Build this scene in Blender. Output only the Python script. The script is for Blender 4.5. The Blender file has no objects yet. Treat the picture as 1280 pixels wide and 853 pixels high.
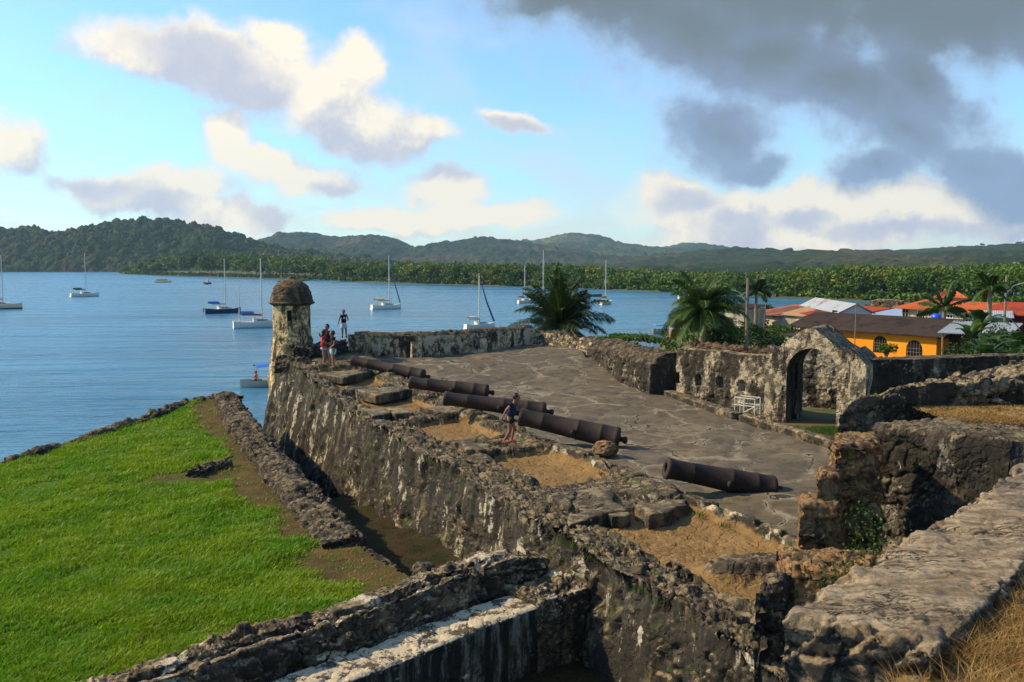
import bpy, bmesh, math, random
import numpy as np
from mathutils import Vector, Matrix, Euler
R = math.radians
rng = np.random.default_rng(7)
random.seed(7)
scene = bpy.context.scene
C = scene.collection

# ------------------------------------------------------------------ camera
EYE = 10.5
F = 1100.0
cam_d = bpy.data.cameras.new('camera')
cam = bpy.data.objects.new('camera', cam_d); C.objects.link(cam)
cam_d.sensor_width = 36.0
cam_d.lens = F / 1280.0 * 36.0
PITCH = math.atan((426.5 - 330.0) / F)
cam.location = (0, 0, EYE)
cam.rotation_euler = (math.pi / 2 - PITCH, 0, 0)
cam_d.clip_start = 0.05
cam_d.clip_end = 30000
scene.camera = cam
scene.render.resolution_x = 1024; scene.render.resolution_y = 682

def ray(px, py):
    x = (px - 640.0) / F; y = (426.5 - py) / F
    c, s = math.cos(PITCH), math.sin(PITCH)
    return np.array([x, c + y * s, -s + y * c])
def W(px, py, z):                      # point where the view of a pixel meets the level z
    d = ray(px, py); k = (z - EYE) / d[2]
    return (d[0] * k, d[1] * k, z)
def D(px, py, Y):                      # point at distance Y
    d = ray(px, py); k = Y / d[1]
    return (d[0] * k, Y, EYE + d[2] * k)

# ------------------------------------------------------------------ world and sun
SUN_EL, SUN_AZ = R(36), R(-82)        # azimuth from +Y towards +X
w = bpy.data.worlds.new("World"); scene.world = w; w.use_nodes = True
nt = w.node_tree; nt.nodes.clear()
def N(nt, t, **k):
    n = nt.nodes.new(t)
    for a, v in k.items():
        if a == 'inp':
            for i, x in v.items():
                if hasattr(x, 'is_output') or isinstance(x, bpy.types.NodeSocket): nt.links.new(x, n.inputs[i])
                else: n.inputs[i].default_value = x
        else: setattr(n, a, v)
    return n
def M(nt, op, a, b=None, c=None, clamp=False):
    n = nt.nodes.new('ShaderNodeMath'); n.operation = op; n.use_clamp = clamp
    for i, x in enumerate((a, b, c)):
        if x is None: continue
        if isinstance(x, bpy.types.NodeSocket): nt.links.new(x, n.inputs[i])
        else: n.inputs[i].default_value = x
    return n.outputs[0]
def VM(nt, op, a, b=None, s=None):
    n = nt.nodes.new('ShaderNodeVectorMath'); n.operation = op
    for i, x in enumerate((a, b)):
        if x is None: continue
        if isinstance(x, bpy.types.NodeSocket): nt.links.new(x, n.inputs[i])
        else: n.inputs[i].default_value = x
    if s is not None:
        if isinstance(s, bpy.types.NodeSocket): nt.links.new(s, n.inputs['Scale'])
        else: n.inputs['Scale'].default_value = s
    return n.outputs['Value'] if op in ('LENGTH', 'DOT_PRODUCT') else n.outputs[0]
def MR(nt, v, a, b, c=0.0, d=1.0, smooth=True):
    n = nt.nodes.new('ShaderNodeMapRange'); n.interpolation_type = 'SMOOTHSTEP' if smooth else 'LINEAR'
    for i, x in enumerate((v, a, b, c, d)):
        if isinstance(x, bpy.types.NodeSocket): nt.links.new(x, n.inputs[i])
        else: n.inputs[i].default_value = x
    return n.outputs[0]
def MIX(nt, f, a, b, blend='MIX'):
    n = nt.nodes.new('ShaderNodeMix'); n.data_type = 'RGBA'; n.blend_type = blend
    for i, x in ((0, f), (6, a), (7, b)):
        if isinstance(x, bpy.types.NodeSocket): nt.links.new(x, n.inputs[i])
        else:
            if i != 0 and len(x) == 3: x = (*x, 1)
            n.inputs[i].default_value = x
    return n.outputs[2]
def NOISE(nt, v, scale, detail=4, rough=.55, dist=0, out=0):
    n = N(nt, 'ShaderNodeTexNoise', inp={'Scale': scale, 'Detail': detail, 'Roughness': rough, 'Distortion': dist})
    if v is not None: nt.links.new(v, n.inputs['Vector'])
    return n.outputs[out]
def VORO(nt, v, scale, feature='F1', out='Distance', rnd=1.0):
    n = N(nt, 'ShaderNodeTexVoronoi', feature=feature, inp={'Scale': scale, 'Randomness': rnd})
    if v is not None: nt.links.new(v, n.inputs['Vector'])
    return n.outputs[out]

def build_world():
    sky = N(nt, 'ShaderNodeTexSky', sky_type='NISHITA', sun_disc=False)
    sky.sun_elevation = SUN_EL; sky.sun_rotation = SUN_AZ
    sky.altitude = 0; sky.air_density = 1.0; sky.dust_density = 0.6; sky.ozone_density = 2.0
    tint = MIX(nt, 1.0, sky.outputs[0], (0.80, 1.10, 1.26), 'MULTIPLY')
    bg = N(nt, 'ShaderNodeBackground', inp={0: tint, 1: 0.15})
    tc = N(nt, 'ShaderNodeTexCoord').outputs['Generated']
    sep = N(nt, 'ShaderNodeSeparateXYZ', inp={0: tc})
    x, y, z = sep.outputs
    ay = M(nt, 'ADD', M(nt, 'ABSOLUTE', y), 0.06)
    a = M(nt, 'DIVIDE', x, ay); b = M(nt, 'DIVIDE', z, ay)
    p0 = N(nt, 'ShaderNodeCombineXYZ', inp={0: a, 1: b, 2: M(nt, 'MULTIPLY', M(nt, 'SIGN', y), 3.7)}).outputs[0]
    # the edges are torn by noise
    wn = NOISE(nt, p0, 9, 5, .6, 0, 1)
    off = VM(nt, 'SCALE', VM(nt, 'SUBTRACT', wn, (0.5, 0.5, 0.5)), s=0.075)
    p = VM(nt, 'ADD', p0, off)
    def uv(px, py):
        d = ray(px, py); return d[0] / (d[1] + .06), d[2] / (d[1] + .06)
    def blobs(lst, p=p):
        acc = None
        for (px, py, rx, ry, ang) in lst:
            u, v = uv(px, py)
            m = N(nt, 'ShaderNodeMapping', vector_type='TEXTURE', inp={'Vector': p, 'Location': (u, v, 0),
                  'Rotation': (0, 0, R(ang)), 'Scale': (rx / F, ry / F, 1e6)}).outputs[0]
            val = M(nt, 'SUBTRACT', 1.0, VM(nt, 'LENGTH', m))
            acc = val if acc is None else M(nt, 'SMOOTH_MAX', acc, val, 0.25)
        return acc
    bright = [(215, 70, 120, 38, -12), (310, 90, 110, 42, -22), (350, 50, 48, 34, 0), (400, 120, 75, 62, -20), (430, 80, 52, 38, 0),
              (455, 155, 100, 44, -8), (530, 165, 55, 24, 0), (285, 165, 30, 40, 30), (330, 205, 80, 26, -25), (390, 228, 60, 22, 0),
              (18, 200, 52, 50, -35), (160, 240, 130, 32, 0), (230, 235, 60, 34, 0), (300, 268, 90, 24, 0), (560, 240, 60, 30, 0), (500, 275, 120, 22, 0),
              (620, 275, 90, 20, 0), (845, 235, 55, 32, 0), (900, 262, 120, 40, 0), (1030, 260, 120, 42, 0), (1150, 270, 140, 42, 0),
              (1000, 300, 220, 26, 0), (1215, 245, 60, 22, 0), (1280, 280, 90, 26, 0), (640, 150, 42, 14, -15)]
    dark = [(980, -40, 330, 120, 0), (750, -5, 140, 60, 0), (860, 35, 120, 60, -15), (1190, 25, 250, 80, 4), (1060, 110, 190, 62, -16), (960, 70, 130, 55, -10), (1130, 165, 110, 48, -35),
            (910, 165, 82, 52, 0), (950, 205, 56, 24, 0), (1095, 215, 50, 28, 0), (1220, 215, 90, 40, -12), (1275, 240, 60, 44, 0),
            (1000, -200, 600, 160, 0), (690, 5, 70, 30, 0), (1150, 110, 90, 60, -50)]
    shade = [(250, 75, 110, 34, -18), (310, 120, 70, 30, -25), (110, 240, 110, 22, 0), (190, 248, 60, 18, 0), (530, 198, 90, 20, -8), (470, 205, 60, 14, 0), (560, 215, 60, 16, 0), (350, 270, 70, 34, -20),
             (860, 246, 60, 26, 0), (910, 270, 60, 20, 0), (640, 155, 50, 14, -10), (1130, 290, 120, 14, 0), (1010, 275, 50, 14, 0), (420, 235, 50, 16, 0)]
    Db, Dd, Dsh = blobs(bright), blobs(dark), blobs(shade)
    Db2 = blobs([b_ for b_ in bright if b_[2] * b_[3] > 2200], VM(nt, 'ADD', p, (-0.022, 0.026, 0)))
    n1 = NOISE(nt, p0, 8, 12, .66, .15)
    bill = VORO(nt, VM(nt, 'ADD', p, VM(nt, 'SCALE', wn, s=.03)), 26, 'SMOOTH_F1', 'Distance')
    body = M(nt, 'ADD', M(nt, 'MULTIPLY', M(nt, 'SUBTRACT', n1, .5), 1.35), M(nt, 'MULTIPLY', M(nt, 'SUBTRACT', .38, bill), .35))
    mb = MR(nt, M(nt, 'ADD', Db, body), -0.20, 0.42)
    md = MR(nt, M(nt, 'ADD', Dd, M(nt, 'MULTIPLY', body, 1.25)), -0.42, 0.52)
    msh = MR(nt, M(nt, 'ADD', Dsh, M(nt, 'MULTIPLY', body, 1.0)), -0.35, 0.95)
    # wisps of thin cloud
    wp = VM(nt, 'MULTIPLY', p0, (1.0, 2.6, 1.0))
    thin = MR(nt, NOISE(nt, wp, 4.2, 7, .6, .4), 0.47, 0.76, 0, .55)
    low = MR(nt, b, 0.0, 0.18, 0.65, 0.0)                       # bright band of far clouds over the horizon
    thin = M(nt, 'MAXIMUM', thin, M(nt, 'MULTIPLY', low, MR(nt, NOISE(nt, wp, 7, 9, .66), .38, .62)))
    rel_a = NOISE(nt, p0, 10, 9, .62); rel_b = NOISE(nt, VM(nt, 'ADD', p0, (-0.012, 0.016, 0)), 10, 9, .62)
    relief = M(nt, 'MULTIPLY', M(nt, 'SUBTRACT', rel_a, rel_b), 3.2)
    slope = M(nt, 'MULTIPLY', M(nt, 'SUBTRACT', Db, Db2), .8)
    lit = MR(nt, M(nt, 'ADD', relief, slope), -.62, .50)
    lit = M(nt, 'MULTIPLY', lit, MR(nt, msh, 0, 1, 1.12, .10))
    lit = M(nt, 'ADD', lit, M(nt, 'MULTIPLY', M(nt, 'SUBTRACT', NOISE(nt, p, 22, 8, .68), .5), .75), clamp=True)
    colb = MIX(nt, lit, (0.47, 0.48, 0.56), (0.88, 0.79, 0.63))
    deep = MR(nt, M(nt, 'ADD', M(nt, 'MULTIPLY', Dd, .9), M(nt, 'ADD', M(nt, 'MULTIPLY', relief, -.30), M(nt, 'MULTIPLY', M(nt, 'SUBTRACT', b, .16), 5.0))), 0.05, 1.25)
    cold = MIX(nt, deep, (0.215, 0.285, 0.43), (0.135, 0.165, 0.180))
    colt = MIX(nt, MR(nt, b, .02, .22), (0.66, 0.63, 0.60), (0.52, 0.60, 0.68))
    col = MIX(nt, mb, colt, colb)
    col = MIX(nt, md, col, cold)
    fac = M(nt, 'MAXIMUM', M(nt, 'MAXIMUM', M(nt, 'MULTIPLY', mb, .97), M(nt, 'MULTIPLY', md, .97)), thin)
    fac = M(nt, 'MULTIPLY', fac, MR(nt, z, -0.02, 0.0))
    bgc = N(nt, 'ShaderNodeBackground', inp={0: col, 1: 1.0})
    mx = N(nt, 'ShaderNodeMixShader', inp={0: fac, 1: bg.outputs[0], 2: bgc.outputs[0]})
    o = N(nt, 'ShaderNodeOutputWorld'); nt.links.new(mx.outputs[0], o.inputs[0])
build_world()
w.cycles.sampling_method = 'MANUAL'; w.cycles.sample_map_resolution = 256

sd = bpy.data.lights.new('sun', 'SUN'); sun = bpy.data.objects.new('sun', sd); C.objects.link(sun)
sd.energy = 5.0; sd.angle = R(1.5); sd.color = (1.0, 0.80, 0.51)
sv = Vector((math.sin(SUN_AZ) * math.cos(SUN_EL), math.cos(SUN_AZ) * math.cos(SUN_EL), math.sin(SUN_EL)))
sun.rotation_euler = sv.to_track_quat('Z', 'Y').to_euler(); sun.location = (-30, -10, 40)
vs = scene.view_settings
vs.view_transform = 'Standard'; vs.look = 'None'; vs.gamma = 1; vs.exposure = 0.38; vs.use_curve_mapping = False
scene.render.engine = 'CYCLES'
scene.cycles.volume_bounces = 0; scene.cycles.max_bounces = 6; scene.cycles.diffuse_bounces = 3
scene.cycles.transparent_max_bounces = 8

# ------------------------------------------------------------------ numeric noise
def _h(ix, iy, iz, k):
    with np.errstate(over='ignore'):
        n = (ix.astype(np.uint32) * np.uint32(73856093)) ^ (iy.astype(np.uint32) * np.uint32(19349663)) ^ (iz.astype(np.uint32) * np.uint32(83492791)) ^ np.uint32(k * 2654435 + 12345)
        n = (n ^ (n >> np.uint32(13))) * np.uint32(1274126177)
        n = (n ^ (n >> np.uint32(16))) * np.uint32(2246822519)
        n = n ^ (n >> np.uint32(15))
    return (n & np.uint32(0xFFFFFF)).astype(np.float64) / 16777216.0
def vnoise(P, k=0):
    Pf = np.floor(P); f = P - Pf; i = Pf.astype(np.int64)
    f = f * f * (3 - 2 * f)
    r = 0
    for dx in (0, 1):
        for dy in (0, 1):
            for dz in (0, 1):
                wt = (f[:, 0] if dx else 1 - f[:, 0]) * (f[:, 1] if dy else 1 - f[:, 1]) * (f[:, 2] if dz else 1 - f[:, 2])
                r = r + wt * _h(i[:, 0] + dx, i[:, 1] + dy, i[:, 2] + dz, k)
    return r
def fbm(P, scale=1.0, oct=4, k=0, gain=.5):
    P = np.asarray(P, float) * scale; a = 1; s = 0; t = 0
    for o in range(oct):
        s = s + a * (vnoise(P + 17.3 * o, k + o) - .5); t += a; a *= gain; P = P * 2.03
    return s / t * 2
def worley(P, k=0):
    P = np.asarray(P, float)
    out1 = np.full(len(P), 9.0); out2 = np.full(len(P), 9.0); cid = np.zeros(len(P))
    Pf = np.floor(P).astype(np.int64)
    for dx in (-1, 0, 1):
        for dy in (-1, 0, 1):
            for dz in (-1, 0, 1):
                cx, cy, cz = Pf[:, 0] + dx, Pf[:, 1] + dy, Pf[:, 2] + dz
                qx = cx + _h(cx, cy, cz, k); qy = cy + _h(cx, cy, cz, k + 1); qz = cz + _h(cx, cy, cz, k + 2)
                d = np.sqrt((P[:, 0] - qx) ** 2 + (P[:, 1] - qy) ** 2 + (P[:, 2] - qz) ** 2)
                c = _h(cx, cy, cz, k + 3)
                m = d < out1
                out2 = np.where(m, out1, np.minimum(out2, d))
                cid = np.where(m, c, cid); out1 = np.where(m, d, out1)
    return out1, out2, cid
def worley_t(P, k=0):
    """worley with a random tilt of every cell"""
    P = np.asarray(P, float); n = len(P)
    o1 = np.full(n, 9.0); o2 = np.full(n, 9.0); cid = np.zeros(n); til = np.zeros(n)
    Pf = np.floor(P).astype(np.int64)
    for dx in (-1, 0, 1):
        for dy in (-1, 0, 1):
            for dz in (-1, 0, 1):
                cx, cy, cz = Pf[:, 0] + dx, Pf[:, 1] + dy, Pf[:, 2] + dz
                h0, h1, h2, h3 = (_h(cx, cy, cz, k + i) for i in range(4))
                ax = P[:, 0] - cx - h0; ay = P[:, 1] - cy - h1; az = P[:, 2] - cz - h2
                d = np.sqrt(ax * ax + ay * ay + az * az) * (.75 + .5 * h3)
                m = d < o1
                o2 = np.where(m, o1, np.minimum(o2, d)); cid = np.where(m, h3, cid)
                til = np.where(m, ax * (h1 - .5) + ay * (h2 - .5) + az * (h0 - .5), til); o1 = np.where(m, d, o1)
    return o1, o2, cid, til
def rubble(P, size, k=0, flat=.6):
    Q = np.array(P, float)
    Q = Q + .55 * size * np.stack([fbm(Q, 1.4 / size, 3, k + 40), fbm(Q, 1.4 / size, 3, k + 50), fbm(Q, 1.4 / size, 3, k + 60)], 1)
    Q = Q / size; Q[:, 2] /= flat
    f1, f2, c, t = worley_t(Q, k)
    crev = 1 - np.clip((f2 - f1) * 4.5, 0, 1)
    g = .25 + .95 * sstep(fbm(np.asarray(P, float), .35 / size, 3, k + 77), -.25, .3)     # some stretches are mortared smooth
    return ((c - .5) * 1.1 + t * 1.6 - crev ** 1.5 * .55 + .35 * fbm(np.asarray(P, float), 2.2 / size, 3, k + 78)) * g
def sstep(x, a, b):
    t = np.clip((x - a) / (b - a), 0, 1); return t * t * (3 - 2 * t)

# ------------------------------------------------------------------ objects
def tag(o, label=None, cat=None, group=None, kind=None):
    if label: o['label'] = label
    if cat: o['category'] = cat
    if group: o['group'] = group
    if kind: o['kind'] = kind
    return o
def thing(name, label, cat, loc=(0, 0, 0), rz=0, group=None):
    o = bpy.data.objects.new(name, None); C.objects.link(o)
    o.empty_display_size = .3
    o.location = loc; o.rotation_euler = (0, 0, rz)
    return tag(o, label, cat, group)
def mk(name, V, Fc, mats, parent=None, smooth=False, recenter=True, attrs=None, midx=None):
    """one mesh object from arrays; top-level ones get their origin at their base"""
    V = np.asarray(V, float).reshape(-1, 3)
    me = bpy.data.meshes.new(name)
    off = np.zeros(3)
    if parent is None and recenter and len(V):
        off = np.array([(V[:, 0].min() + V[:, 0].max()) / 2, (V[:, 1].min() + V[:, 1].max()) / 2, V[:, 2].min()])
    Vl = V - off
    if isinstance(Fc, np.ndarray):
        n, k = Fc.shape
        me.vertices.add(len(Vl)); me.vertices.foreach_set('co', Vl.astype(np.float32).ravel())
        me.loops.add(n * k); me.loops.foreach_set('vertex_index', Fc.astype(np.int32).ravel())
        me.polygons.add(n); me.polygons.foreach_set('loop_start', np.arange(0, n * k, k, dtype=np.int32))
        me.polygons.foreach_set('loop_total', np.full(n, k, dtype=np.int32))
        me.update(calc_edges=True)
    else:
        me.from_pydata([tuple(v) for v in Vl], [], Fc); me.update()
    if not isinstance(mats, (list, tuple)): mats = [mats]
    for m in mats: me.materials.append(m)
    if midx is not None: me.polygons.foreach_set('material_index', np.asarray(midx, dtype=np.int32))
    if smooth: me.polygons.foreach_set('use_smooth', np.ones(len(me.polygons), dtype=bool))
    if attrs:
        for an, av in attrs.items():
            at = me.attributes.new(an, 'FLOAT', 'POINT'); at.data.foreach_set('value', np.asarray(av, dtype=np.float32))
    o = bpy.data.objects.new(name, me); C.objects.link(o)
    o.location = tuple(off)
    if parent is not None: o.parent = parent
    return o
def dup(root, loc, rz=None, label=None, scale=None):
    r = root.copy(); C.objects.link(r); r.location = loc
    if rz is not None: r.rotation_euler = (0, 0, rz)
    if label: r['label'] = label
    if scale: r.scale = scale
    def rec(src, dst):
        for ch in list(src.children):
            c = ch.copy(); C.objects.link(c); c.parent = dst; rec(ch, c)
    rec(root, r)
    return r

class MB:
    """collects simple solids, links them as ONE mesh object"""
    def __init__(s): s.v = []; s.f = []; s.m = []
    def add(s, vs, fs, mi=0):
        b = len(s.v); s.v += [tuple(map(float, v)) for v in vs]; s.f += [[b + i for i in f] for f in fs]; s.m += [mi] * len(fs)
    def prism(s, poly, z0, z1, mi=0):       # poly: xy list (ccw); z1 number or list
        n = len(poly); z0 = z0 if isinstance(z0, (list, tuple)) else [z0] * n; z1 = z1 if isinstance(z1, (list, tuple)) else [z1] * n
        vs = [(x, y, z0[i]) for i, (x, y) in enumerate(poly)] + [(x, y, z1[i]) for i, (x, y) in enumerate(poly)]
        fs = [list(range(n))[::-1], list(range(n, 2 * n))] + [[i, (i + 1) % n, (i + 1) % n + n, i + n] for i in range(n)]
        s.add(vs, fs, mi)
    def box(s, c, d, rz=0, mi=0, rx=0):
        M_ = Matrix.Translation(c) @ Matrix.Rotation(rz, 4, 'Z') @ Matrix.Rotation(rx, 4, 'X')
        vs = [M_ @ Vector((a * d[0] / 2, b * d[1] / 2, e * d[2] / 2)) for e in (-1, 1) for b in (-1, 1) for a in (-1, 1)]
        s.add(vs, [[0, 2, 3, 1], [4, 5, 7, 6], [0, 1, 5, 4], [2, 6, 7, 3], [0, 4, 6, 2], [1, 3, 7, 5]], mi)
    def tube(s, pts, rad, n=8, mi=0, caps=True, squash=1.0):
        pts = [Vector(p) for p in pts]; rad = rad if isinstance(rad, (list, tuple)) else [rad] * len(pts)
        b = len(s.v); up = None
        for i, p in enumerate(pts):
            t = (pts[min(i + 1, len(pts) - 1)] - pts[max(i - 1, 0)]).normalized()
            if up is None: up = Vector((0, 0, 1)) if abs(t.z) < .9 else Vector((1, 0, 0))
            sd_ = t.cross(up).normalized(); u2 = sd_.cross(t).normalized(); up = u2
            for j in range(n):
                a = 2 * math.pi * j / n
                s.v.append(tuple(p + sd_ * math.cos(a) * rad[i] + u2 * math.sin(a) * rad[i] * squash))
        for i in range(len(pts) - 1):
            for j in range(n):
                s.f.append([b + i * n + j, b + i * n + (j + 1) % n, b + (i + 1) * n + (j + 1) % n, b + (i + 1) * n + j]); s.m.append(mi)
        if caps:
            s.f.append([b + j for j in range(n)][::-1]); s.m.append(mi)
            s.f.append([b + (len(pts) - 1) * n + j for j in range(n)]); s.m.append(mi)
    def lathe(s, prof, c, n=20, axis=None, mi=0, caps=False):   # prof: (r, h); axis vector
        A = Vector(axis).normalized() if axis is not None else Vector((0, 0, 1))
        q = A.to_track_quat('Z', 'Y'); b = len(s.v)
        for r_, h in prof:
            for j in range(n):
                a = 2 * math.pi * j / n
                s.v.append(tuple(Vector(c) + q @ Vector((r_ * math.cos(a), r_ * math.sin(a), h))))
        for i in range(len(prof) - 1):
            for j in range(n):
                s.f.append([b + i * n + j, b + i * n + (j + 1) % n, b + (i + 1) * n + (j + 1) % n, b + (i + 1) * n + j]); s.m.append(mi)
        if caps:
            s.f.append([b + j for j in range(n)][::-1]); s.m.append(mi)
            s.f.append([b + (len(prof) - 1) * n + j for j in range(n)]); s.m.append(mi)
    def ball(s, c, r, n=10, mi=0, sc=(1, 1, 1)):
        prof = [(math.sin(math.pi * i / n), -math.cos(math.pi * i / n)) for i in range(n + 1)]
        b = len(s.v)
        for r_, h in prof:
            for j in range(n * 2):
                a = math.pi * j / n
                s.v.append((c[0] + r * sc[0] * r_ * math.cos(a), c[1] + r * sc[1] * r_ * math.sin(a), c[2] + r * sc[2] * h))
        for i in range(n):
            for j in range(n * 2):
                s.f.append([b + i * n * 2 + j, b + i * n * 2 + (j + 1) % (n * 2), b + (i + 1) * n * 2 + (j + 1) % (n * 2), b + (i + 1) * n * 2 + j]); s.m.append(mi)
    def build_each(s, name, mats, parent=None, smooth=False):
        """every separate piece becomes an object of its own"""
        par = list(range(len(s.v)))
        def fd(i):
            while par[i] != i: par[i] = par[par[i]]; i = par[i]
            return i
        for f in s.f:
            a = fd(f[0])
            for i in f[1:]: par[fd(i)] = a
        gr = {}
        for k, f in enumerate(s.f): gr.setdefault(fd(f[0]), []).append(k)
        out = []
        for ks in gr.values():
            ids = sorted({i for k in ks for i in s.f[k]}); mp = {i: n for n, i in enumerate(ids)}
            out.append(mk(name, [s.v[i] for i in ids], [[mp[i] for i in s.f[k]] for k in ks], mats, parent, smooth, midx=[s.m[k] for k in ks]))
        return out
    def build(s, name, mats, parent=None, smooth=False, **k):
        return mk(name, s.v, s.f, mats, parent, smooth, midx=s.m, **k)

def grid_faces(nu, nv, keep=None):
    i = np.arange(nu * nv).reshape(nu, nv)
    f = np.stack([i[:-1, :-1], i[1:, :-1], i[1:, 1:], i[:-1, 1:]], -1).reshape(-1, 4)
    if keep is not None: f = f[keep[f].all(1)]
    return f
def grid_normals(P):
    du = np.gradient(P, axis=0); dv = np.gradient(P, axis=1)
    n = np.cross(du, dv); l = np.linalg.norm(n, axis=2, keepdims=True); return n / np.maximum(l, 1e-9)

# ------------------------------------------------------------------ materials
def newmat(name):
    m = bpy.data.materials.new(name); m.use_nodes = True
    nt = m.node_tree; b = nt.nodes['Principled BSDF']; return m, nt, b
def setb(nt, b, col=None, rough=.9, spec=.3, normal=None):
    if col is not None:
        if isinstance(col, bpy.types.NodeSocket): nt.links.new(col, b.inputs['Base Color'])
        else: b.inputs['Base Color'].default_value = (*col[:3], 1)
    if isinstance(rough, bpy.types.NodeSocket): nt.links.new(rough, b.inputs['Roughness'])
    else: b.inputs['Roughness'].default_value = rough
    b.inputs['Specular IOR Level'].default_value = spec
    if normal is not None: nt.links.new(normal, b.inputs['Normal'])
def BUMP(nt, h, strength=.5, dist=.02, normal=None):
    n = N(nt, 'ShaderNodeBump', inp={'Strength': strength, 'Distance': dist, 'Height': h})
    if normal is not None: nt.links.new(normal, n.inputs['Normal'])
    return n.outputs[0]
def mat_masonry(name, stone=(.20, .17, .13), light=(.33, .29, .22), dark=.5, plaster=.2, plcol=(.46, .39, .27), moss=.15, scale=4.0,
                top=(.30, .27, .21), rust=.0, streak=.25, cap=0, ochre=0, lime=0, dirt=False, topdark=.35, bump=.03, green=(.055, .075, .015)):
    wm = lambda t: (t[0] * .90, t[1] * .78, t[2] * .57)
    stone, light, top, plcol = wm(stone), wm(light), wm(top), (plcol[0] * 1.08, plcol[1] * 1.0, plcol[2] * .86)
    m, nt, b = newmat(name)
    geo = N(nt, 'ShaderNodeNewGeometry'); P = geo.outputs['Position']; Nz = N(nt, 'ShaderNodeSeparateXYZ', inp={0: geo.outputs['Normal']}).outputs[2]
    Pz = VM(nt, 'MULTIPLY', P, (1, 1, 1.6))
    Pw = VM(nt, 'ADD', Pz, VM(nt, 'SCALE', VM(nt, 'SUBTRACT', NOISE(nt, P, scale * 1.3, 3, .6, 0, 1), (.5, .5, .5)), s=.5 / scale))
    vcol = VORO(nt, Pw, scale, 'F1', 'Color'); vr = N(nt, 'ShaderNodeSeparateXYZ', inp={0: vcol}).outputs
    edge = M(nt, 'MAXIMUM', MR(nt, VORO(nt, Pw, scale, 'DISTANCE_TO_EDGE'), 0.0, .12), MR(nt, NOISE(nt, P, 2.6, 4, .6), .56, .44))
    fine = NOISE(nt, P, 26, 6, .7); mid = NOISE(nt, P, 5.5, 6, .65); big = NOISE(nt, P, 1.1, 7, .62, .3)
    c = MIX(nt, vr[0], stone, light)
    c = MIX(nt, MR(nt, vr[1], .6, 1.0, 0, .7), c, (.10, .095, .095))
    if rust: c = MIX(nt, MR(nt, M(nt, 'ADD', vr[2], mid), 1.0, 1.5, 0, rust), c, (.26, .11, .035))
    c = MIX(nt, MR(nt, edge, 0, 1, .7, 0), c, (.03, .025, .018))
    c = MIX(nt, MR(nt, fine, .3, .7), MIX(nt, 1.0, c, (.55, .52, .5), 'MULTIPLY'), c)
    # streaks and lichen on faces
    Ps = VM(nt, 'MULTIPLY', P, (1, 1, streak))
    sn = NOISE(nt, Ps, 2.3, 8, .68, .2); sn2 = NOISE(nt, VM(nt, 'ADD', Ps, (31, 7, 3)), 1.7, 8, .66, .2)
    side = MR(nt, Nz, .35, .7, 1, 0)
    if plaster > 0:
        th = .68 - .36 * plaster
        pm = MR(nt, M(nt, 'ADD', M(nt, 'MULTIPLY', sn2, .75), M(nt, 'MULTIPLY', big, .25)), th, th + .035)
        pc = MIX(nt, mid, tuple(x * .72 for x in plcol), tuple(min(1, x * 1.2) for x in plcol))
        c = MIX(nt, M(nt, 'MULTIPLY', pm, side), c, pc)
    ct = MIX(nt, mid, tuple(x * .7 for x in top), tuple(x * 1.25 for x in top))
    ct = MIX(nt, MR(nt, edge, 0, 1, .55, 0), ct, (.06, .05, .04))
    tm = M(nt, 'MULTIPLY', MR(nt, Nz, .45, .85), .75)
    c = MIX(nt, tm, c, ct)  # upward faces mixed paler: the sunlit look of tops is put into the colour
    if rust: c = MIX(nt, MR(nt, M(nt, 'ADD', big, M(nt, 'MULTIPLY', mid, .3)), .62, .80, 0, rust * .7), c, (.22, .10, .03))
    th = .62 - .28 * dark
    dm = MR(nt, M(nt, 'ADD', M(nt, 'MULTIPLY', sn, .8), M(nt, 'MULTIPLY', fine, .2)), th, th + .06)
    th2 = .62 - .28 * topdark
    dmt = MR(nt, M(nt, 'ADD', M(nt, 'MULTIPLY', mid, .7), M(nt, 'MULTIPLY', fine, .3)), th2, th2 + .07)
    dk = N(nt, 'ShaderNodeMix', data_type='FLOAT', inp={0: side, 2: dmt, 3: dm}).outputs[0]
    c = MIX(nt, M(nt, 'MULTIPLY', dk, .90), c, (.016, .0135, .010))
    bl = MR(nt, M(nt, 'ADD', M(nt, 'MULTIPLY', NOISE(nt, P, 3.1, 9, .72), .7), M(nt, 'MULTIPLY', NOISE(nt, P, 13, 6, .7), .3)), .50 - .06 * dark, .56 - .06 * dark)
    c = MIX(nt, M(nt, 'MULTIPLY', bl, .72), c, (.022, .019, .014))
    sp = MR(nt, NOISE(nt, P, 38, 4, .7), .66, .72, 0, .55); c = MIX(nt, sp, c, (.34, .31, .25))
    if ochre: c = MIX(nt, M(nt, 'MULTIPLY', side, MR(nt, NOISE(nt, VM(nt, 'ADD', Ps, (5, 51, 8)), 1.9, 8, .7), .66 - .3 * ochre, .74 - .3 * ochre, 0, .65)), c, (.19, .135, .065))
    if lime:      # patches where old lime plaster still holds
        lm = MR(nt, M(nt, 'ADD', M(nt, 'MULTIPLY', NOISE(nt, VM(nt, 'MULTIPLY', VM(nt, 'ADD', P, (3, 17, 40)), (1, 1, .45)), 2.1, 8, .66, .3), .85), M(nt, 'MULTIPLY', fine, .15)), .66 - .2 * lime, .685 - .2 * lime)
        c = MIX(nt, M(nt, 'MULTIPLY', M(nt, 'MULTIPLY', lm, side), .9), c, MIX(nt, mid, (.26, .225, .165), (.52, .45, .33)))
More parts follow.
